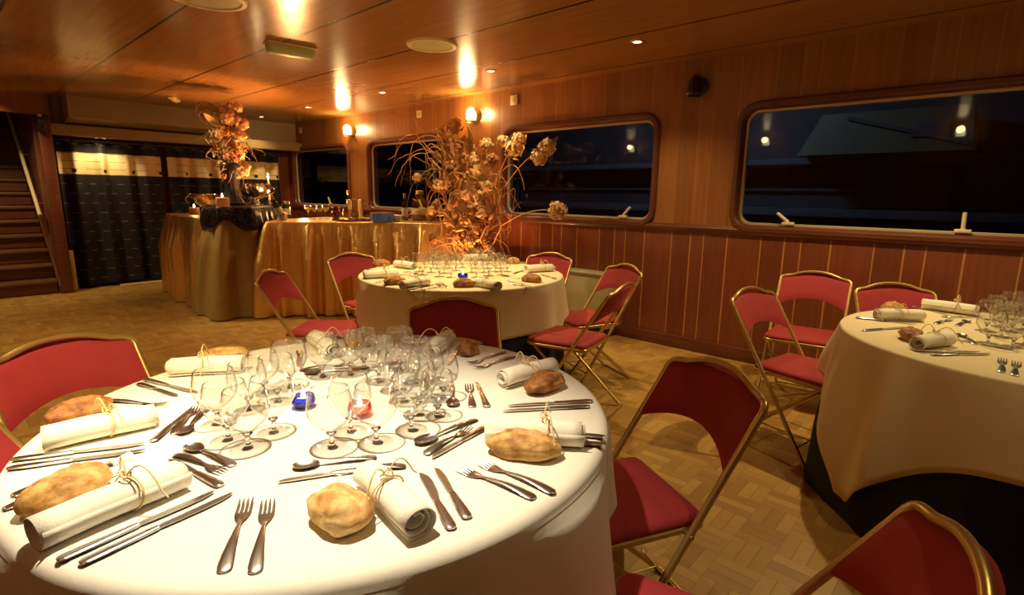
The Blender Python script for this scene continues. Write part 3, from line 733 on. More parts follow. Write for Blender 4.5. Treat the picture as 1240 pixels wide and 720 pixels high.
def make_knife(name='table_knife', L=.242, bw=.0095, belly=1.0):
    t = thing(name, '', 'knife'); Lh = L*.46; secs = []
    for f, w in ((0, .3), (.02, .75), (.08, .98), (.3, 1), (.7, .82), (.95, .68), (1, .62)):
        secs.append(ell(Lh*f, 0.0105*w, .0038*(.6+.4*min(1, f*8)), .0045, 12))
    MB().loft(secs).build('handle', M['steel'], t, 60)
    b = MB(); Lb = L-Lh; ss = []
    for f, x0, x1 in ((-.01, -.004, .004), (.02, -.005, .005), (.06, -.0062, bw*.62), (.25, -.0062, bw*.80*belly), (.6, -.0062, bw*.95*belly), (.82, -.0060, bw*.78*belly), (.94, -.0050, bw*.36), (1, -.0035, -.0015)):
        y = Lh+Lb*f; ss.append([(x0, y, .0036), (x0, y, .0052), (x1, y, .0047), (x1, y, .0041)])
    b.loft(ss).build('blade', M['blade'], t, 30); return t
PR = dict(fork=Proto(make_fork()), dfork=Proto(make_fork(.165)), spoon=Proto(make_spoon()), bigspoon=Proto(make_spoon(.20, .021)), knife=Proto(make_knife()), dknife=Proto(make_knife('dessert_knife', .195, .0088)), fish=Proto(make_knife('fish_knife', .205, .0125, 1.15)))
PR['dfork'].root.name = 'dessert_fork'; PR['bigspoon'].root.name = 'table_spoon'
LEN = dict(fork=.198, dfork=.165, spoon=.175, bigspoon=.20, knife=.242, dknife=.195, fish=.205)
def cutlery(kind, h, tip, label, group, anchor='mid', lift=0):
    """h, tip: pixels of the handle end and of the tip on the table"""
    a = at(*h, TZ+.004); b = at(*tip, TZ+.004); d = (b-a).normalized(); L = LEN[kind]
    s = a if anchor == 'h' else b-d*L if anchor == 't' else (a+b)/2-d*L/2
    return PR[kind].put((s.x, s.y, TZ+.0005+lift), math.atan2(d.y, d.x)-PI/2, label, group)
def make_goblet(hh, rb, rr, rf):
    t = thing('wine_glass', '', 'glass')
    st_ = hh*.25; hb = hh-st_
    MB().lathe([(0, .0038), (.006, .0036), (rf*.5, .0024), (rf*.96, .0016), (rf, .0008), (rf*.985, .0002)], 30).build('foot', M['glass_thick'], t, 50)
    MB().lathe([(.010, .0036), (.0056, .010), (.0046, st_*.5), (.0056, st_*.85), (.012, st_+.002), (.0, st_+.004)], 12).build('stem', M['glass_stem'], t, 60)
    pr = []
    for k in range(15):
        f = k/14; r = rb*math.sin(PI*(.5*min(1, f/.55)))**.75 if f < .55 else rb+(rr-rb)*((f-.55)/.45)**1.6
        pr.append((max(.004, r), st_+.002+hb*f-.0))
    pr += [(rr-.0012, hh+.003), (rr-.0022, hh+.002), (rr-.0020, hh-.002)]
    MB().lathe(pr, 28).build('bowl', M['glass'], t, 80); return t
GOB = [Proto(make_goblet(.130, .049, .041, .038)), Proto(make_goblet(.138, .051, .043, .039)), Proto(make_goblet(.120, .044, .036, .035))]
def goblets(zone, spots, labelfmt, group, z=TZ+.0012):
    rnd = random.Random(hash(zone) % 1000 if False else len(spots)*7+3)
    P = [at(px, py, TZ) for px, py in spots]
    order = sorted(range(len(P)), key=lambda i: P[i].length)
    for r, i in enumerate(order):
        lab = labelfmt % (ORD[r] if r < len(ORD) else CNT[r]); g = GOB[(i*5+r) % 3 if i % 3 else 1]
        g.put((P[i].x, P[i].y, z), rnd.random()*6, lab, group)
def bread_mesh(name, L, Wd, H, seed, m, slash=1):
    bm = bmesh.new(); bmesh.ops.create_icosphere(bm, subdivisions=4, radius=1); off = Vector((seed*3.1, seed*1.7, 0))
    for v in bm.verts:
        p = v.co.copy(); q = Vector((math.copysign(abs(p.x)**.8, p.x), math.copysign(abs(p.y)**.88, p.y), p.z))
        n = noise.noise(p*1.3+off)*.26+noise.noise(p*3+off)*.09+noise.noise(p*7+off)*.03
        c = Vector((q.x*L/2*(1+n*.5), q.y*Wd/2*(1+n), q.z*H*.5*(1+n)))
        if slash and p.z > .1:
            g = math.exp(-((p.y-.25*math.sin(p.x*2+seed))/.13)**2)*(1-p.x*p.x)
            c.z -= g*.17*H; c.z += math.exp(-((p.y-.25*math.sin(p.x*2+seed)-.24)/.11)**2)*(1-p.x*p.x)*.14*H
        if c.z < -H*.36: c.z = -H*.36-(c.z+H*.36)*-.06
        v.co = c
    zm = min(v.co.z for v in bm.verts)
    for v in bm.verts: v.co.z -= zm
    me = bpy.data.meshes.new(name); bm.to_mesh(me); bm.free(); me.materials.append(m)
    me.polygons.foreach_set('use_smooth', [True]*len(me.polygons)); return me
def bread(p, rz, L, Wd, H, seed, m, label, group):
    o = obj('bread_roll', bread_mesh('bread_roll', L, Wd, H, seed, m)); o.location = (p.x, p.y, TZ+.001); o.rotation_euler = (0, 0, rz)
    return tag(o, label, 'bread', group)
def make_napkin(L, R, seed, tail=True):
    rnd = random.Random(seed); t = thing('napkin_roll', '', 'napkin'); b = MB(); n = 54; vs = []; ny = 9
    for j in range(ny):
        y = -L/2+L*j/(ny-1)
        for i in range(n):
            f = i/(n-1); a = f*2*PI*2.7+seed; r = R*(.30+.70*f**.8)*(1+.05*math.sin(y*30+a))
            sh = (.006*math.sin(seed*3+f*6))*(1 if j in (0, ny-1) else .5)
            vs.append((r*math.cos(a)*1.05, y*(1+.05*(f-.5))+sh, r*math.sin(a)*.90+R*.95))
    fs = [(j*n+i, j*n+i+1, (j+1)*n+i+1, (j+1)*n+i) for j in range(ny-1) for i in range(n-1)]
    zm = min(v[2] for v in vs); vs = [(x, y, max(.0015, z-zm)) for x, y, z in vs]
    c = b.add(vs, fs).build('cloth', M['napkin'], t, 80); md = c.modifiers.new('thickness', 'SOLIDIFY'); md.thickness = .0022; md.offset = 0
    s = MB(); k = 26; y0 = rnd.uniform(-.015, .02)
    s.tube([((R*1.07+.002)*math.cos(2*PI*i/k)*1.03, y0+.010*math.sin(2*PI*i/k+1), R*.92+(R*.97)*math.sin(2*PI*i/k)) for i in range(k)], .0019, 6, True)
    top = Vector((0, y0, R*1.93))
    for a, ln in ((rnd.uniform(.5, 1.0), .10), (rnd.uniform(2.6, 3.4), .06)):
        s.tube([top+Vector((math.cos(a)*ln*f, .03*math.sin(a*2)*f, .03*math.sin(PI*min(1, f*1.1))-(.030 if ln > .08 else .012)*f*f)) for f in [i/8 for i in range(9)]], .0016, 6)
    s.tube([top+Vector((.012*math.cos(2*PI*i/12), .008*math.sin(2*PI*i/12), .004+.004*math.sin(4*PI*i/12))) for i in range(12)], .0018, 6, True)
    s.build('raffia_tie', M['raffia'], t, 60); return t
NAP = [Proto(make_napkin(.205, .032, 1)), Proto(make_napkin(.222, .033, 2.2)), Proto(make_napkin(.205, .031, 4.1))]
def napkin(k, a, b, label, group, z=.025):
    A = at(*a, TZ+z); B = at(*b, TZ+z); c = (A+B)/2; d = B-A
    return NAP[k].put((c.x, c.y, TZ+.001), math.atan2(d.y, d.x)-PI/2, label, group)
def tealight(x, y, z, glassm, label, group=None, r=.030, hgt=.034, light=.25, s=1):
    t = thing('candle_holder', label, 'candle', (x, y, z), 0, group)
    MB().lathe([(0, .001), (r*.50, .001), (r*.78, .006), (r*1.02, hgt*.42), (r*1.05, hgt*.62), (r*.96, hgt*.9), (r*.92, hgt), (r*.87, hgt), (r*.98, hgt*.6), (r*.72, .009), (0, .006)], 32).build('cup', glassm, t, 60)
    w = MB().lathe([(0, .010), (r*.74, .010), (r*.74, hgt*.62), (r*.6, hgt*.56), (0, hgt*.55)], 18).build('wax', M['wax'], t, 50)
    MB().tube([(0, 0, hgt*.55), (0, 0, hgt*.75)], .0012, 6).build('wick', M['black'], t)
    MB().lathe([(0, 0), (.0045, .005), (.0058, .011), (.004, .02), (.0012, .03), (0, .033)], 12, (0, 0, hgt*.68)).build('flame', M['flame'], t, 80)
    if light: lamp('candle_glow', 'POINT', (x, y, z+hgt+.04), light, (1, .6, .24), .012)
    return t
# ------------------------------------------------------------------ nearest table
NG = 'cutlery on the nearest table'
def C(kind, h, tip, label, anchor='mid', lift=0): return cutlery(kind, h, tip, label, NG, anchor, lift)
NB = 'napkin rolls on the nearest table'
# front place
napkin(0, (443, 574), (506, 634), 'white napkin roll at the front of the nearest table, pointing at the camera', NB)
C('fish', (553, 650), (506, 566), 'broad bladed knife touching the front napkin roll'); C('dknife', (571, 634), (525, 561), 'smaller knife right of the broad bladed knife by the front napkin roll')
C('fork', (270, 692), (299, 606), 'left fork of the pair lying alone at the front edge of the nearest table'); C('fork', (307, 698), (326, 604), 'right fork of the pair lying alone at the front edge of the nearest table')
C('spoon', (485, 549), (352, 566), 'spoon with its bowl left of the front napkin roll, farther than the knife', 't'); C('dknife', (490, 560), (336, 583), 'knife passing under the far end of the front napkin roll, blade to the left', 't'); C('dfork', (492, 563), (372, 574), 'fork half hidden between spoon and knife behind the front napkin roll', 'h')
# front left place
napkin(1, (60, 640), (210, 578), 'white napkin roll nearest the camera at the left front of the nearest table', NB)
C('knife', (66, 680), (262, 594), 'longer knife right beside the left front napkin roll'); C('knife', (100, 681), (280, 598), 'second knife out from the left front napkin roll, parallel to the first')
C('fork', (2, 616), (128, 575), 'fork whose handle end lies at the left edge of the photo, nearer the camera', 'h'); C('fork', (12, 600), (140, 558), 'fork under the left front bread roll, farther from the camera', 'h')
C('dfork', (204, 546), (281, 574), 'dessert fork lying between the two spoons left of the glasses'); C('spoon', (292, 566), (219, 536), 'spoon with its bowl to the left, touching the dessert fork left of the glasses'); C('dknife', (268, 588), (188, 547), 'knife sticking out behind the left front napkin roll', 'h')
# left place
napkin(2, (60, 530), (186, 503), 'greyish napkin roll in shade at the left of the nearest table', NB)
C('knife', (8, 557), (180, 536), 'knife nearest the shaded left napkin roll'); C('knife', (11, 567), (174, 545), 'knife in front of the shaded left napkin roll, nearer the camera of the two')
C('fork', (112, 484), (203, 490), 'fork with its tines poking out behind the shaded left napkin roll', 't'); C('dknife', (184, 534), (238, 490), 'small knife at the right end of the shaded left napkin roll', 'h'); C('dfork', (205, 530), (243, 488), 'small fork right of the small knife near the left napkin roll'); C('spoon', (255, 490), (218, 527), 'small spoon with its bowl towards the camera, left of the glasses', 't')
# back left place
napkin(0, (200, 446), (297, 441), 'bright white napkin roll at the back left of the nearest table', NB)
C('knife', (167, 457), (248, 477), 'knife in front of the back left napkin roll, the longer of two'); C('dknife', (161, 462), (222, 481), 'shorter knife in front of the back left napkin roll')
# back place
napkin(1, (376, 404), (412, 432), 'white napkin roll at the back of the nearest table, behind the glasses', NB)
C('fish', (362, 424), (364, 441), 'knife reflecting orange light left of the back napkin roll', 'h'); C('spoon', (430, 446), (366, 452), 'spoon behind the blue candle on the nearest table', 't'); C('dfork', (362, 448), (420, 440), 'small fork behind the blue candle, beyond the spoon', 'h'); C('dknife', (470, 440), (422, 447), 'knife among the glasses at the back of the nearest table')
# back right place
napkin(2, (548, 404), (516, 430), 'napkin roll standing end on at the back of the nearest table, by the shaded chair', NB)
C('fork', (530, 408), (506, 428), 'fork left of the end-on back napkin roll'); C('knife', (560, 416), (541, 443), 'knife between the end-on napkin roll and the round bread roll')
# right place
napkin(0, (598, 463), (676, 442), 'napkin roll at the right of the nearest table, behind the dark loaf', NB)
C('fork', (616, 424), (563, 442), 'fork of the tidy pair at the far right, farther from the camera'); C('fork', (627, 430), (573, 447), 'fork of the tidy pair at the far right, nearer the camera')
C('knife', (718, 485), (614, 491), 'knife behind the right front napkin roll, farther from the camera'); C('knife', (708, 492), (614, 497), 'knife behind the right front napkin roll, nearer the camera')
C('spoon', (546, 462), (549, 497), 'spoon with its bowl towards the camera, left of two reddish reflecting handles'); C('dfork', (572, 492), (567, 461), 'small fork between spoon and knife at the right of the glasses', 'h'); C('dknife', (590, 492), (574, 456), 'small knife reflecting red beside the right napkin roll', 'h')
# right front place
napkin(1, (590, 520), (708, 527), 'napkin roll behind the long bread roll at the right front of the nearest table', NB)
C('fork', (657, 606), (546, 562), 'fork at the right front edge, nearer the camera of the pair'); C('fork', (677, 598), (574, 556), 'fork at the right front edge, touching the long bread roll side')
C('bigspoon', (587, 503), (490, 543), 'spoon with its bowl left, right of the front glasses'); C('dfork', (514, 549), (588, 507), 'fork turned the other way beside the spoon right of the front glasses', 'h'); C('dknife', (600, 510), (522, 554), 'knife beside the fork right of the front glasses', 't')
C('knife', (733, 529), (650, 522), 'knife poking out of the right front napkin roll, farther from the camera', 'h'); C('knife', (733, 538), (650, 534), 'knife poking out of the right front napkin roll, nearer the camera', 'h')
BG = 'bread rolls on the nearest table'
def B(px, py, a, b, L, Wd, H, seed, m, label):
    p = at(px, py, TZ); A = at(*a, TZ); D = at(*b, TZ)-A; bread(p, math.atan2(D.y, D.x), L, Wd, H, seed, M[m], label, BG)
B(414, 632, (388, 612), (440, 652), .125, .094, .062, 1, 'crust_pale', 'pale floury bread roll at the front of the nearest table')
B(82, 606, (36, 620), (122, 584), .145, .080, .060, 2, 'crust', 'golden slashed bread roll behind the left front napkin roll')
B(98, 504, (60, 512), (132, 492), .145, .075, .048, 3, 'crust_dark', 'torn brown bread roll behind the shaded left napkin roll')
B(272, 434, (246, 434), (292, 430), .15, .075, .042, 4, 'crust_pale', 'pale loaf behind the bright back left napkin roll')
B(433, 420, (420, 420), (448, 416), .09, .085, .068, 5, 'crust', 'round bread roll seen through the back glasses of the nearest table')
B(567, 429, (556, 432), (580, 424), .085, .07, .055, 6, 'crust_dark', 'small dark round bread roll by the end-on napkin roll')
B(660, 472, (634, 480), (686, 462), .15, .078, .058, 7, 'crust_dark', 'dark brown loaf in front of the right napkin roll')
B(634, 551, (592, 546), (676, 553), .165, .074, .058, 9, 'crust', 'long golden bread roll at the right front of the nearest table')
GG = 'stemmed glasses on the nearest table'
goblets('left', [(301, 543), (277, 533), (264, 514), (332, 524), (302, 497), (337, 487), (352, 470), (321, 476)], '%s of the glasses in the left cluster on the nearest table', GG)
goblets('front', [(402, 542), (425, 523), (456, 536)], '%s of the three clear stemmed glasses in front of the pink candle', GG)
goblets('right', [(498, 521), (506, 503), (530, 505), (488, 487), (517, 482), (537, 483), (503, 464), (475, 474), (526, 461)], '%s of the glasses in the right cluster on the nearest table', GG)
goblets('back', [(391, 457), (424, 454), (459, 463), (484, 449), (441, 447)], '%s of the glasses in the back cluster on the nearest table', GG)
p = at(368, 493, TZ); tealight(p.x, p.y, TZ+.001, M['blue_glass'], 'burning tea light in a blue glass cup on the nearest table', 'candles on the tables')
p = at(436, 503, TZ); tealight(p.x, p.y, TZ+.001, M['pink_glass'], 'burning tea light in a pink glass cup on the nearest table', 'candles on the tables')
# ------------------------------------------------------------------ middle table
FG = 'place settings on the middle table'
def on_line(s): return s
for k, a, b, lb in ((0, (474, 319), (506, 323), 'napkin roll at the back left edge of the middle table'), (1, (439, 333), (484, 331), 'napkin roll at the left edge of the middle table'), (2, (484, 346), (521, 340), 'napkin roll at the front left of the middle table beside a small bread roll'),
                    (0, (576, 341), (604, 347), 'napkin roll at the front of the middle table beside a dark bread roll'), (1, (636, 326), (671, 324), 'napkin roll at the right edge of the middle table'), (2, (560, 312), (592, 311), 'napkin roll at the far edge of the middle table behind its glasses')):
    napkin(k, a, b, lb, 'napkin rolls on the middle table')
SM = [bread_mesh('bread_roll', .12, .08, .055, 21, M['crust']), bread_mesh('bread_roll', .14, .085, .055, 24, M['crust_dark'])]
for px, py, k, r, lb in ((478, 344, 1, .5, 'small brown bread roll at the front left of the middle table'), (562, 347, 1, .2, 'dark bread roll at the front centre of the middle table'), (644, 341, 1, -.6, 'flat dark bread roll at the front right of the middle table'),
                         (621, 319, 0, .4, 'small pale bread roll behind the right napkin roll on the middle table'), (462, 322, 1, .3, 'brown bread roll at the back left of the middle table'), (530, 313, 0, .8, 'bread roll at the far side of the middle table behind the glasses')):
    o = obj('bread_roll', SM[k]); p = at(px, py, TZ); o.location = (p.x, p.y, TZ+.001); o.rotation_euler = (0, 0, r-.75); tag(o, lb, 'bread', 'bread rolls on the middle table')
rows = [[(512, 333), (532, 335), (546, 336), (577, 336), (592, 334), (607, 333)], [(508, 329), (522, 330), (538, 331), (552, 328), (571, 330), (586, 330), (600, 329), (614, 329)],
        [(514, 324), (529, 325), (544, 325), (560, 324), (576, 325), (590, 325), (606, 325)], [(524, 320), (542, 320), (558, 320), (575, 320), (592, 320)]]
for r, (row, rn) in enumerate(zip(rows, ('front', 'second', 'third', 'back'))):
    for i, (px, py) in enumerate(row):
        p = at(px, py, TZ); GOB[(i+r) % 3].put((p.x, p.y, TZ+.001), i*1.3, '%s stemmed glass from the left, %s row on the middle table' % (CNT[i], rn), 'stemmed glasses on the middle table')
FC = [('fork', (455, 342), (480, 337), 'left front edge'), ('spoon', (462, 346), (477, 341), 'left front edge'), ('knife', (494, 350), (526, 344), 'front napkin roll on the left'), ('knife', (500, 352), (530, 347), 'front napkin roll on the left'), ('fork', (545, 350), (532, 341), 'front centre bread roll'),
      ('dfork', (536, 349), (528, 342), 'front centre bread roll'), ('knife', (606, 351), (580, 344), 'front centre napkin roll'), ('fork', (646, 348), (616, 343), 'front right bread roll'), ('fork', (638, 346), (612, 339), 'front right bread roll'), ('knife', (672, 337), (655, 332), 'right edge'), ('dknife', (622, 331), (634, 327), 'right napkin roll'), ('spoon', (625, 336), (614, 334), 'right napkin roll'),
      ('knife', (447, 327), (474, 327), 'left napkin roll'), ('dfork', (488, 333), (500, 334), 'glasses on the left'), ('spoon', (492, 329), (503, 331), 'glasses on the left')]
cnt = {}
NM = dict(fork='fork', dfork='small fork', spoon='spoon', knife='knife', dknife='small knife')
for k, h, tp, wh in FC:
    key = (k, wh); cnt[key] = cnt.get(key, 0)+1
    many = sum(1 for q in FC if (q[0], q[3]) == key) > 1
    lab = '%s%s by the %s of the middle table' % (('nearer ' if cnt[key] == 2 else 'farther ') if many else '', NM[k], wh)
    cutlery(k, h, tp, lab, FG)
p = at(560.5, 338, TZ); tealight(p.x, p.y, TZ+.001, M['blue_glass'], 'burning tea light in a blue cup on the middle table', 'candles on the tables', .034, .04)
# ------------------------------------------------------------------ right table
RG = 'place settings on the right table'
for k, a, b, lb in ((0, (1052, 381), (1124, 383), 'napkin roll nearest the red chair back on the right table'), (1, (1124, 369), (1178, 376), 'white napkin roll at the far side of the right table'), (2, (1098, 418), (1160, 408), 'napkin roll at the front of the right table beside a dark bread roll')):
    napkin(k, a, b, lb, 'napkin rolls on the right table')
for px, py, k, r, lb in ((1103, 411, 1, .2, 'dark bread roll beside the front napkin roll on the right table'), (1080, 378, 0, -.6, 'bread roll behind the left napkin roll on the right table')):
    o = obj('bread_roll', SM[k]); p = at(px, py, TZ); o.location = (p.x, p.y, TZ+.001); o.rotation_euler = (0, 0, r); tag(o, lb, 'bread', 'bread rolls on the right table')
for k, h, tp, lb, an in (('knife', (1036, 384), (1090, 390), 'knife at the left edge of the right table, before the left napkin roll', 'h'), ('knife', (1045, 400), (1092, 396), 'knife at the left edge of the right table, nearer the dark bread roll', 'h'),
                     ('knife', (1106, 424), (1188, 426), 'knife below the front napkin roll on the right table, farther of two', 'mid'), ('knife', (1122, 429), (1205, 428), 'knife below the front napkin roll on the right table, nearer of two', 'mid'),
                     ('fork', (1213, 450), (1214, 432), 'left fork of the pair standing out at the front of the right table', 'h'), ('fork', (1228, 454), (1232, 434), 'right fork of the pair standing out at the front of the right table', 'h'),
                     ('dfork', (1130, 392), (1154, 386), 'small fork between the napkin rolls on the right table', 'mid'), ('spoon', (1155, 396), (1176, 386), 'spoon with blue gleam in the middle of the right table', 'mid'), ('spoon', (1190, 422), (1162, 404), 'spoon right of the front napkin roll on the right table', 't'), ('dknife', (1212, 420), (1165, 412), 'small knife right of the front napkin roll on the right table', 'mid'),
                     ('knife', (1104, 370), (1150, 381), 'knife before the far napkin roll on the right table', 'mid'), ('dknife', (1150, 383), (1182, 384), 'small knife before the far napkin roll on the right table', 'mid')):
    cutlery(k, h, tp, lb, RG, an)
for r, (row, rn) in enumerate((([(1196, 416), (1212, 408), (1226, 420), (1240, 418)], 'front'), ([(1194, 401), (1210, 396), (1224, 402), (1238, 400)], 'middle'), ([(1203, 388), (1219, 386), (1234, 388)], 'back'))):
    for i, (px, py) in enumerate(row):
        p = at(px, py, TZ); GOB[(i+r) % 3].put((p.x, p.y, TZ+.001), i*1.7, '%s stemmed glass from the left in the %s row on the right table' % (CNT[i], rn), 'stemmed glasses on the right table')
# ------------------------------------------------------------------ gold buffet
BZ = 1.0
drape('buffet_cloth', smooth_poly([(2.02, 6.40), (2.60, 6.40), (2.75, 7.95), (2.12, 7.98)]), BZ+.02, lambda s, a: .012, 15, .10, .05, 5, M['lame'], 'shiny gold cloth on the lower far left buffet table beside the dark curtain', 'tablecloth', 'gold buffet cloths', rows=22)
drape('buffet_cloth', smooth_poly([(2.10, 6.02), (2.36, 5.90), (2.70, 6.22), (2.70, 6.74), (2.26, 6.76), (2.12, 6.35)]), BZ+.13, lambda s, a: .012, 11, .10, .17, 6, M['gold_cloth'], 'dull gold cloth between the two shiny ones, under the black sequined cloth', 'tablecloth', 'gold buffet cloths', rows=22)
drape('buffet_cloth', smooth_poly([(2.42, 5.74), (2.80, 5.42), (3.15, 5.14), (3.50, 4.78), (3.74, 4.42), (4.05, 4.46), (4.14, 5.9), (3.5, 6.45), (2.78, 6.2)]), BZ, lambda s, a: .012, 27, .15, .06, 8, M['lame'], 'shiny gold cloth falling in folds round the long main buffet table', 'tablecloth', 'gold buffet cloths', rows=22)
o = drape('sequin_cloth', smooth_poly([(2.05, 5.99), (2.36, 5.84), (2.76, 6.20), (2.76, 6.80), (2.22, 6.82), (2.05, 6.36)]), BZ+.155, lambda s, a: .95+.04*math.sin(5*a)+.03*math.sin(11*a), 17, .05, .10, 11, M['sequin'], 'black sequined cloth bunched over the dull gold cloth below the left dried arrangement', 'cloth', None, 8, .03)
def onbuf(px, py, z=BZ): p = at(px, py, z); return (p.x, p.y, z+.001)
# flutes and tumblers
def coupe():
    t = thing('coupe_glass', '', 'glass'); MB().lathe([(0, .004), (.004, .004), (.030, .002), (.032, .001), (.031, 0), (0, 0)], 20).build('foot', M['glass_thick'], t)
    MB().lathe([(.004, .003), (.0035, .07), (.008, .085)], 10).build('stem', M['glass_thick'], t); MB().lathe([(.004, .082), (.022, .092), (.034, .112), (.038, .140), (.037, .165), (.036, .164)], 22).build('bowl', M['glass'], t, 80)
    MB().lathe([(.0, .086), (.021, .094), (.033, .113), (.036, .132), (.0, .132)], 20).build('drink', mat('pale_drink', (.75, .62, .22), .1, 0, Alpha=.6), t); return t
CP = Proto(coupe())
for i, px in enumerate((374, 381, 388, 395)):
    x, y, z = onbuf(px, 265, BZ); CP.put((x, y, z), i, '%s from the left of the four filled stemmed glasses on the gold buffet' % CNT[i], 'filled glasses on the buffet')
x, y, z = onbuf(407, 266); t = thing('tumbler', 'amber tumbler between the filled glasses and the ice bucket on the gold buffet', 'glass', (x, y, z))
MB().lathe([(0, .002), (.036, .002), (.040, .15), (.038, .15), (.034, .008), (0, .008)], 22).build('wall', M['amber_glass'], t, 60); MB().lathe([(0, .009), (.034, .009), (.036, .10), (0, .10)], 20).build('drink', mat('amber_drink', (.45, .22, .03), .1, 0, Alpha=.75), t)
x, y, z = onbuf(426, 267); t = thing('serving_tray', 'oval silver tray under the ice bucket on the gold buffet', 'tray', (x, y, z), .6)
MB().lathe([(0, .003), (.19, .003), (.21, .012), (.225, .016), (.226, .013), (.2, 0), (0, 0)], 40).build('dish', M['silver'], t)
x, y, z = onbuf(431, 265.5); t = thing('ice_bucket', 'silver ice bucket standing on the tray on the gold buffet', 'bucket', (x, y, z+.016))
MB().lathe([(0, .002), (.075, .002), (.082, .03), (.098, .20), (.108, .215), (.106, .22), (.094, .20), (.078, .03), (0, .02)], 32).build('body', M['silver'], t, 50)
for s in (-1, 1): MB().tube([(s*(.10+.022*math.sin(a)), .03*math.cos(a), .17+.0*a) for a in [PI*i/8 for i in range(9)]], .006, 8).build('handle', M['silver'], t)
BK = (x, y, z+.016)
t = thing('wine_bottle', 'bottle whose gold foil neck leans out of the silver ice bucket', 'bottle', (x-.02, y+.02, z+.045)); t.rotation_euler = (.12, -.28, 0)
def bottle(t, h, r, body, lab=True, foil=None):
    MB().lathe([(0, .0), (r*.9, .0), (r, .008), (r, h*.58), (r*.85, h*.66), (r*.42, h*.74), (r*.36, h*.92), (r*.42, h*.925), (r*.42, h*.95), (r*.36, h*.955), (0, h*.955)], 24).build('body', body, t, 50)
    MB().lathe([(r*.39, h*.80), (r*.39, h*.925), (r*.44, h*.925), (r*.44, h*.955), (r*.36, h), (0, h)], 18).build('foil', foil or M['brass'], t, 50)
    if lab: MB().lathe([(r*1.01, h*.16), (r*1.015, h*.17), (r*1.015, h*.46), (r*1.01, h*.47)], 24).build('label', M['label_paper'], t)
bottle(t, .30, .034, M['wine'])
p = at(421, 268, BZ); t = thing('water_jug', 'small clear jug in front of the ice bucket on the tray', 'jug', (p.x, p.y, BZ+.017))
MB().lathe([(0, .003), (.045, .003), (.052, .04), (.05, .09), (.046, .11), (.05, .12), (.048, .12), (.044, .105), (.046, .05), (0, .01)], 22).build('body', M['carafe_glass'], t, 60); MB().tube([(.048, 0, .10), (.08, 0, .095), (.085, 0, .06), (.05, 0, .035)], .005, 6).build('handle', M['carafe_glass'], t)
x, y, z = onbuf(463, 269); t = thing('glass_bowl', 'blue glass bowl in the middle of the gold buffet', 'bowl', (x, y, z))
MB().lathe([(0, .002), (.10, .002), (.125, .03), (.13, .10), (.126, .10), (.12, .035), (.095, .010), (0, .010)], 32).build('body', mat('milky_blue_glass', (.10, .22, .72), .12, 0, Alpha=.8), t, 50); MB().lathe([(.128, .097), (.133, .101), (.128, .105), (.124, .101), (.128, .097)], 32).build('rim', M['silver'], t)
x, y, z = onbuf(480, 268.5); t = thing('small_bowl', 'small white china bowl right of the blue bowl on the gold buffet', 'bowl', (x, y, z))
MB().lathe([(0, .002), (.035, .002), (.037, .01), (.065, .05), (.072, .075), (.069, .075), (.06, .05), (.03, .016), (0, .014)], 26).build('body', M['white_china'], t, 50); MB().lathe([(0, .078), (.03, .075), (.060, .060)], 20).build('contents', M['wax'], t)
x, y, z = onbuf(490.5, 267); t = thing('wine_bottle', 'slim wine bottle with a pale label standing on the gold buffet', 'bottle', (x, y, z)); bottle(t, .31, .036, M['green_glass'])
x, y, z = onbuf(509, 267); t = thing('carafe', 'big bellied glass demijohn with brass cap on the gold buffet', 'bottle', (x, y, z))
MB().lathe([(0, .002), (.085, .002), (.10, .02), (.102, .16), (.085, .22), (.045, .26), (.038, .29), (.036, .32)], 30).build('body', M['carafe_glass'], t, 60); MB().lathe([(0, .004), (.083, .006), (.097, .022), (.098, .11), (0, .11)], 26).build('drink', mat('dark_amber_drink', (.55, .36, .09), .1, 0, Alpha=.8), t)
MB().lathe([(.046, .30), (.048, .335), (.042, .345), (0, .35)], 22).build('cap', M['brass'], t); MB().lathe([(.1035, .07), (.104, .075), (.104, .14), (.1035, .145)], 30).build('label', M['label_paper'], t)
# candles
def pillar_candle(px, py, z, r, hh, label, lightE=.5):
    p = at(px, py, z); t = thing('candle', label, 'candle', (p.x, p.y, z), 0, 'candles on the buffet')
    MB().lathe([(0, 0), (r*.96, 0), (r, .004), (r, hh-.004), (r*.92, hh), (r*.7, hh-.008), (0, hh-.010)], 24).build('wax', mat('glowing_candle_wax', (.85, .55, .38), .5, 0, Subsurface_Weight=.5, Subsurface_Radius=(.05, .02, .01)), t, 50)
    MB().tube([(0, 0, hh-.01), (0, .001, hh+.008)], .0014, 6).build('wick', M['black'], t); MB().lathe([(0, 0), (.007, .008), (.008, .016), (.004, .03), (0, .042)], 12, (0, 0, hh+.002)).build('flame', M['flame'], t, 80)
    lamp('candle_glow', 'POINT', (p.x, p.y, z+hh+.06), lightE, (1, .55, .2), .015)
pillar_candle(236, 259.5, BZ+.021, .055, .085, 'fat candle in front of the lower silver bowl at the far left of the buffet')
pillar_candle(270, 250, BZ+.157, .062, .09, 'fat pink candle at the left of the black sequined cloth')
pillar_candle(342, 266.5, BZ+.001, .052, .085, 'fat pale candle at the left end of the main gold buffet')
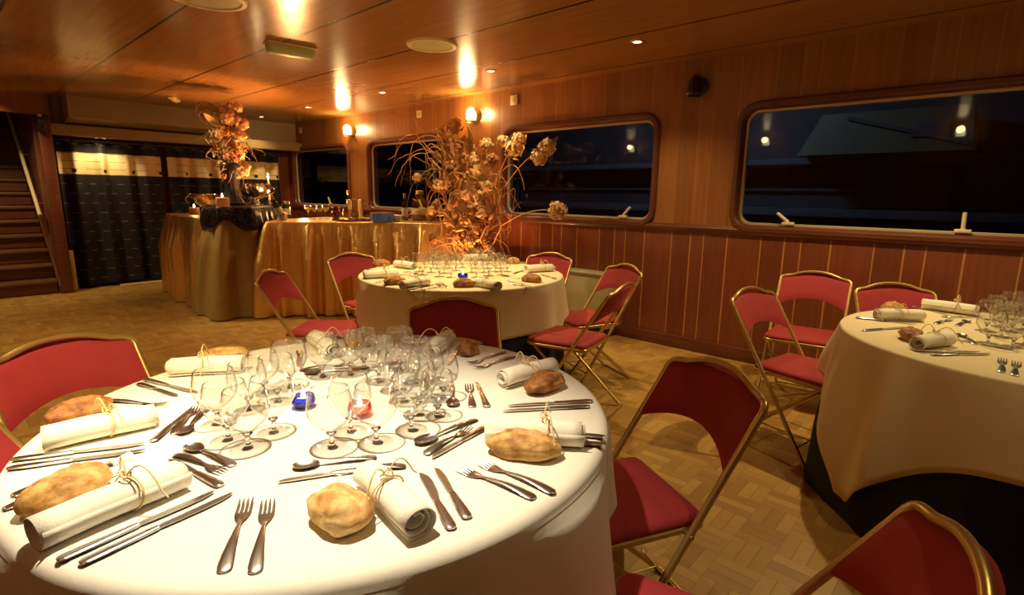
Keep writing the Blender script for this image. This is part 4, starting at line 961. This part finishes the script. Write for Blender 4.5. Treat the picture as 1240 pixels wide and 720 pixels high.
# silver bowls
def silver_bowl(x, y, z, s, label):
    t = thing('punch_bowl', label, 'bowl', (x, y, z), 0, 'silver bowls on the buffet')
    MB().lathe([(0, .006), (.09*s, .004), (.10*s, 0), (.10*s, .008), (.06*s, .022), (.045*s, .045), (.06*s, .06)], 36).build('foot', M['silver'], t, 50)
    MB().lathe([(.03*s, .056), (.10*s, .07), (.165*s, .12), (.19*s, .18), (.196*s, .235), (.205*s, .24), (.203*s, .246), (.19*s, .238), (.183*s, .18), (.15*s, .125), (.0, .085)], 44).build('body', M['silver'], t, 50)
    for q in (-1, 1): MB().tube([(q*(.19*s+.05*s*math.sin(a)), 0, .17+.045*math.cos(a)) for a in [PI*i/10 for i in range(11)]], .007, 8).build('handle', M['silver'], t)
p = at(240, 256, BZ+.021); silver_bowl(p.x+.02, p.y-.25, BZ+.022, 1.0, 'lower silver bowl at the far left end of the buffet')
p = at(309, 247.5, BZ+.157); silver_bowl(p.x, p.y, BZ+.158, 1.0, 'bigger silver bowl on the black sequined cloth right of the dark vase')
# leaning bottle and jar
p = at(347, 264, BZ); t = thing('jar', 'dark spice jar behind the pale candle on the gold buffet', 'jar', (p.x, p.y, BZ+.001)); MB().lathe([(0, 0), (.045, 0), (.048, .01), (.048, .14), (.038, .16), (.038, .175), (0, .176)], 24).build('body', M['wine'], t, 50); MB().lathe([(.040, .168), (.044, .17), (.044, .20), (0, .203)], 24).build('lid', M['brass'], t); MB().lathe([(.0485, .04), (.0488, .045), (.0488, .11), (.0485, .115)], 24).build('label', M['label_paper'], t)
p = at(336, 268, BZ); t = thing('wine_bottle', 'bottle lying tilted with a pale label against the black sequined cloth', 'bottle', (p.x+.10, p.y+.12, BZ+.05)); t.rotation_euler = (0, -.55, .5); bottle(t, .26, .038, M['wine'])
p = at(327, 247.5, BZ+.157); t = thing('taper_candle', 'thin lit taper candle at the right of the bigger silver bowl', 'candle', (p.x+.05, p.y+.12, BZ+.157)); MB().lathe([(0, 0), (.035, 0), (.03, .012), (.014, .03), (.014, .05), (0, .05)], 18).build('holder', M['silver'], t); MB().lathe([(.011, .04), (.009, .30), (0, .303)], 12).build('wax', M['wax'], t); MB().lathe([(0, 0), (.010, .014), (.011, .026), (.005, .05), (0, .075)], 12, (0, 0, .305)).build('flame', M['flame'], t, 80)
lamp('candle_glow', 'POINT', (p.x+.05, p.y+.12, BZ+.60), .6, (1, .6, .25), .02)
# ------------------------------------------------------------------ dried arrangements
def walk(rnd, start, d, L, n, curl, grav=0, curlbias=0):
    p = Vector(start); d = Vector(d).normalized(); out = [p.copy()]; ax = Vector((rnd.gauss(0, 1), rnd.gauss(0, 1), rnd.gauss(0, 1))).normalized()
    for i in range(n):
        ax = (ax+Vector((rnd.gauss(0, .35), rnd.gauss(0, .35), rnd.gauss(0, .35)))).normalized()
        d = (Matrix.Rotation(rnd.gauss(curlbias, curl), 3, ax) @ d); d.z -= grav*i/n; d.normalize(); p = p+d*(L/n)
        p.x = min(p.x, XW-.03); p.z = min(p.z, CE-.02); p.z = max(p.z, .02); out.append(p.copy())
    return out
def bloom_mesh(name, r, n, seed, m, petal=.022):
    rnd = random.Random(seed); b = MB()
    for i in range(n):
        v = Vector((rnd.gauss(0, 1), rnd.gauss(0, 1), rnd.gauss(0, 1))).normalized(); c = v*r*rnd.uniform(.6, 1.05); t1 = v.orthogonal().normalized(); t1 = Matrix.Rotation(rnd.random()*6, 3, v) @ t1; t2 = v.cross(t1); s = petal*rnd.uniform(.6, 1.3); k = rnd.uniform(-.3, .6)
        b.add([c-t1*s*.4, c+t2*s*.55+v*s*k*.5, c+t1*s+v*s*k, c-t2*s*.55+v*s*k*.5, c+v*s*.12], [(0, 3, 4), (3, 2, 4), (2, 1, 4), (1, 0, 4)])
    b.tube([(0, 0, -r*1.3), (0, 0, -r*.2)], .003, 5); return b.mesh(name, m, 80)
def leaf_mesh(name, L, Wd, seed, m):
    rnd = random.Random(seed); vs = []; fs = []; nu, nv = 10, 5; cu = rnd.uniform(.5, 1.6); tw = rnd.uniform(-1.2, 1.2)
    for i in range(nu+1):
        u = i/nu; w = Wd*math.sin(PI*u**.8)**.9+.001; a = cu*u; y = L*math.sin(a)/max(a, .01)*u; z = L*u*(a/2.2)
        for j in range(nv):
            v = 2*j/(nv-1)-1; ca, sa = math.cos(tw*u), math.sin(tw*u); x = w*v; zz = .35*w*v*v+.1*w*math.sin(9*u)
            vs.append((x*ca-zz*sa, y, z+x*sa+zz*ca))
    for i in range(nu):
        for j in range(nv-1): a = i*nv+j; fs.append((a, a+1, a+nv+1, a+nv))
    me = MB().add(vs, fs).mesh(name, m, 80); return me
BLM = [bloom_mesh('bloom', .06, 130, 1, M['bloom'], .026), bloom_mesh('bloom', .05, 110, 2, M['bloom_rust'], .024), bloom_mesh('bloom', .045, 100, 3, M['bloom'], .022)]
LFM = [leaf_mesh('leaf', .20, .035, 1, M['leaf']), leaf_mesh('leaf', .26, .045, 2, M['pod']), leaf_mesh('leaf', .15, .03, 3, M['bloom_rust']), leaf_mesh('leaf', .34, .06, 5, M['pod'])]
def part_copy(name, me, t, loc, rot, s):
    o = obj(name, me, t); o.location = loc; o.rotation_euler = rot; o.scale = (s, s, s); return o
AC = (3.97, 4.17)
t = thing('dried_arrangement', 'tall dried flower and twisted willow arrangement by the window right of the buffet', 'plant', (AC[0], AC[1], 0)); rnd = random.Random(5)
MB().lathe([(0, 0), (.14, 0), (.16, .03), (.13, .30), (.10, .50), (.11, .62), (.13, .66), (.12, .66), (.09, .60), (.09, .1), (0, .1)], 28).build('vase', M['black_vase'], t, 50)
def local(pts): return [(p.x-AC[0], p.y-AC[1], p.z) for p in pts]
for k in range(76):
    a = rnd.random()*2*PI; z0 = .60 if k < 30 else rnd.uniform(.65, 1.45); sp = .05 if k < 30 else .10+.16*(z0-.6)
    st0 = (AC[0]-.04+sp*math.cos(a), AC[1]+1.6*sp*math.sin(a), z0)
    pts = walk(rnd, st0, (rnd.gauss(-.15, .25), rnd.gauss(.04, .42), 1), rnd.uniform(.7, 1.2)*(1 if k < 30 else .75), 28, .40, .5 if rnd.random() < .5 else .1, .05)
    MB().tube(local(pts), [.0075-.0055*i/28 for i in range(29)], 5).build('twig', M['twig_pale'] if k % 3 == 0 else M['twig'], t, 70)
for k in range(21):   # long wild tips at the upper left
    st0 = (AC[0]-.05, AC[1]+.30+rnd.uniform(-.1, .25), rnd.uniform(1.55, 1.9))
    pts = walk(rnd, st0, (rnd.gauss(-.1, .15), 1.0, rnd.uniform(-.05, .65)), rnd.uniform(.55, .95), 30, .33, .25)
    MB().tube(local(pts), [.0058-.0042*i/30 for i in range(31)], 5).build('twig', M['twig'] if k % 2 else M['twig_pale'], t, 70)
for k in range(68):
    z = rnd.uniform(.75, 1.88); sp = .44 if z > 1.1 else .26+.2*(z-.7)
    part_copy('bloom', BLM[k % 3], t, (rnd.gauss(-.14, .10), rnd.gauss(.02, sp*.68), z), (rnd.random()*3, rnd.random()*3, rnd.random()*6), rnd.uniform(.7, 1.25))
for q in ((-.02, -.98, 1.74), (-.05, -.92, 1.66), (0, -1.12, 1.18), (-.1, -.72, 1.82), (-.06, -.62, 1.74), (-.12, .33, 1.40), (-.14, .28, 1.50), (-.1, .36, 1.95), (-.1, .2, 2.0), (-.15, .02, .95), (-.15, -.1, .84)):
    part_copy('bloom', BLM[0], t, q, (rnd.random()*3, rnd.random()*3, rnd.random()*6), rnd.uniform(1.0, 1.45))
for q0, q1 in (((0, -.45, 1.4), (-.02, -.98, 1.74)), ((0, -.4, 1.0), (0, -1.12, 1.18)), ((0, -.3, 1.4), (-.1, -.72, 1.82))):
    A = Vector(q0); B_ = Vector(q1); MB().tube([A.lerp(B_, i/8)+Vector((0, 0, .06*math.sin(PI*i/8))) for i in range(9)], .004, 5).build('twig', M['twig_pale'], t, 70)
for k in range(60):
    z = rnd.uniform(.72, 1.75); part_copy('leaf', LFM[k % 4], t, (rnd.gauss(-.08, .11), rnd.gauss(-.02, .24 if z > 1 else .15), z), (rnd.uniform(-.6, 3.0), rnd.uniform(-1, 1), rnd.random()*6.3), rnd.uniform(.4, .85))
for k in range(10):
    a = rnd.uniform(-.25, .25); part_copy('pod', LFM[3], t, (-.14+rnd.uniform(-.05, .05), .10+a, rnd.uniform(1.40, 1.72)), (1.35+rnd.uniform(-.2, .2), rnd.uniform(-.3, .3), rnd.uniform(-.6, .6)-PI/2), rnd.uniform(.7, 1.0))
BC = (2.42, 6.50)
t = thing('dried_arrangement', 'fiery lit dried arrangement in a black vase on the buffet, reaching the ceiling', 'plant', (BC[0], BC[1], BZ+.157)); rnd = random.Random(9)
MB().lathe([(0, .0), (.12, .0), (.13, .02), (.085, .10), (.075, .2), (.10, .36), (.115, .43), (.10, .46), (.07, .42), (.06, .1), (0, .05)], 28).build('vase', M['black_vase'], t, 50)
def lb_(pts): return [(p.x-BC[0], p.y-BC[1], p.z-BZ-.157) for p in pts]
for k in range(96):
    st0 = (BC[0]+rnd.gauss(0, .06), BC[1]+rnd.gauss(0, .06), rnd.uniform(1.50, 2.1))
    pts = walk(rnd, st0, (rnd.gauss(0, .45), rnd.gauss(-.05, .45), rnd.uniform(.2, 1)), rnd.uniform(.28, .52), 26, .55, .2, .28)
    MB().tube(lb_(pts), [.006-.004*i/26 for i in range(27)], 5).build('twig', M['twig_pale'] if k % 2 else M['twig'], t, 70)
for k in range(62):
    z = rnd.uniform(1.47, 2.25)
    part_copy('bloom', BLM[(0, 0, 1, 2)[k % 4]], t, (rnd.gauss(.02, .075), rnd.gauss(-.05, .07), z-BZ-.157), (rnd.random()*3, rnd.random()*3, rnd.random()*6), rnd.uniform(.55, .9))
for k in range(12):
    z = rnd.uniform(1.5, 2.0); part_copy('leaf', LFM[k % 3], t, (rnd.gauss(0, .08), rnd.gauss(-.04, .08), z-BZ-.157), (rnd.uniform(0, 2), rnd.uniform(-1, 1), rnd.random()*6.3), rnd.uniform(.5, .9))
for j, (cy, cz, r) in enumerate(((.0, 2.16, .10), (.0, 2.10, .07))):
    MB().tube([(-.20-r*.9*math.cos(a), -.02*a, cz-BZ-.157+r*.8*math.sin(a)) for a in [-1.9+4.6*i/22 for i in range(23)]], .009, 7).build('curled_frond', M['twig'], t, 70)
# a single cut bloom on the buffet
p = at(523, 268, BZ); o = obj('dried_bloom', bloom_mesh('dried_bloom', .065, 130, 12, M['bloom'], .03)); o.location = (p.x, p.y, BZ+.078); tag(o, 'pale dried flower head lying at the right end of the gold buffet', 'flower')
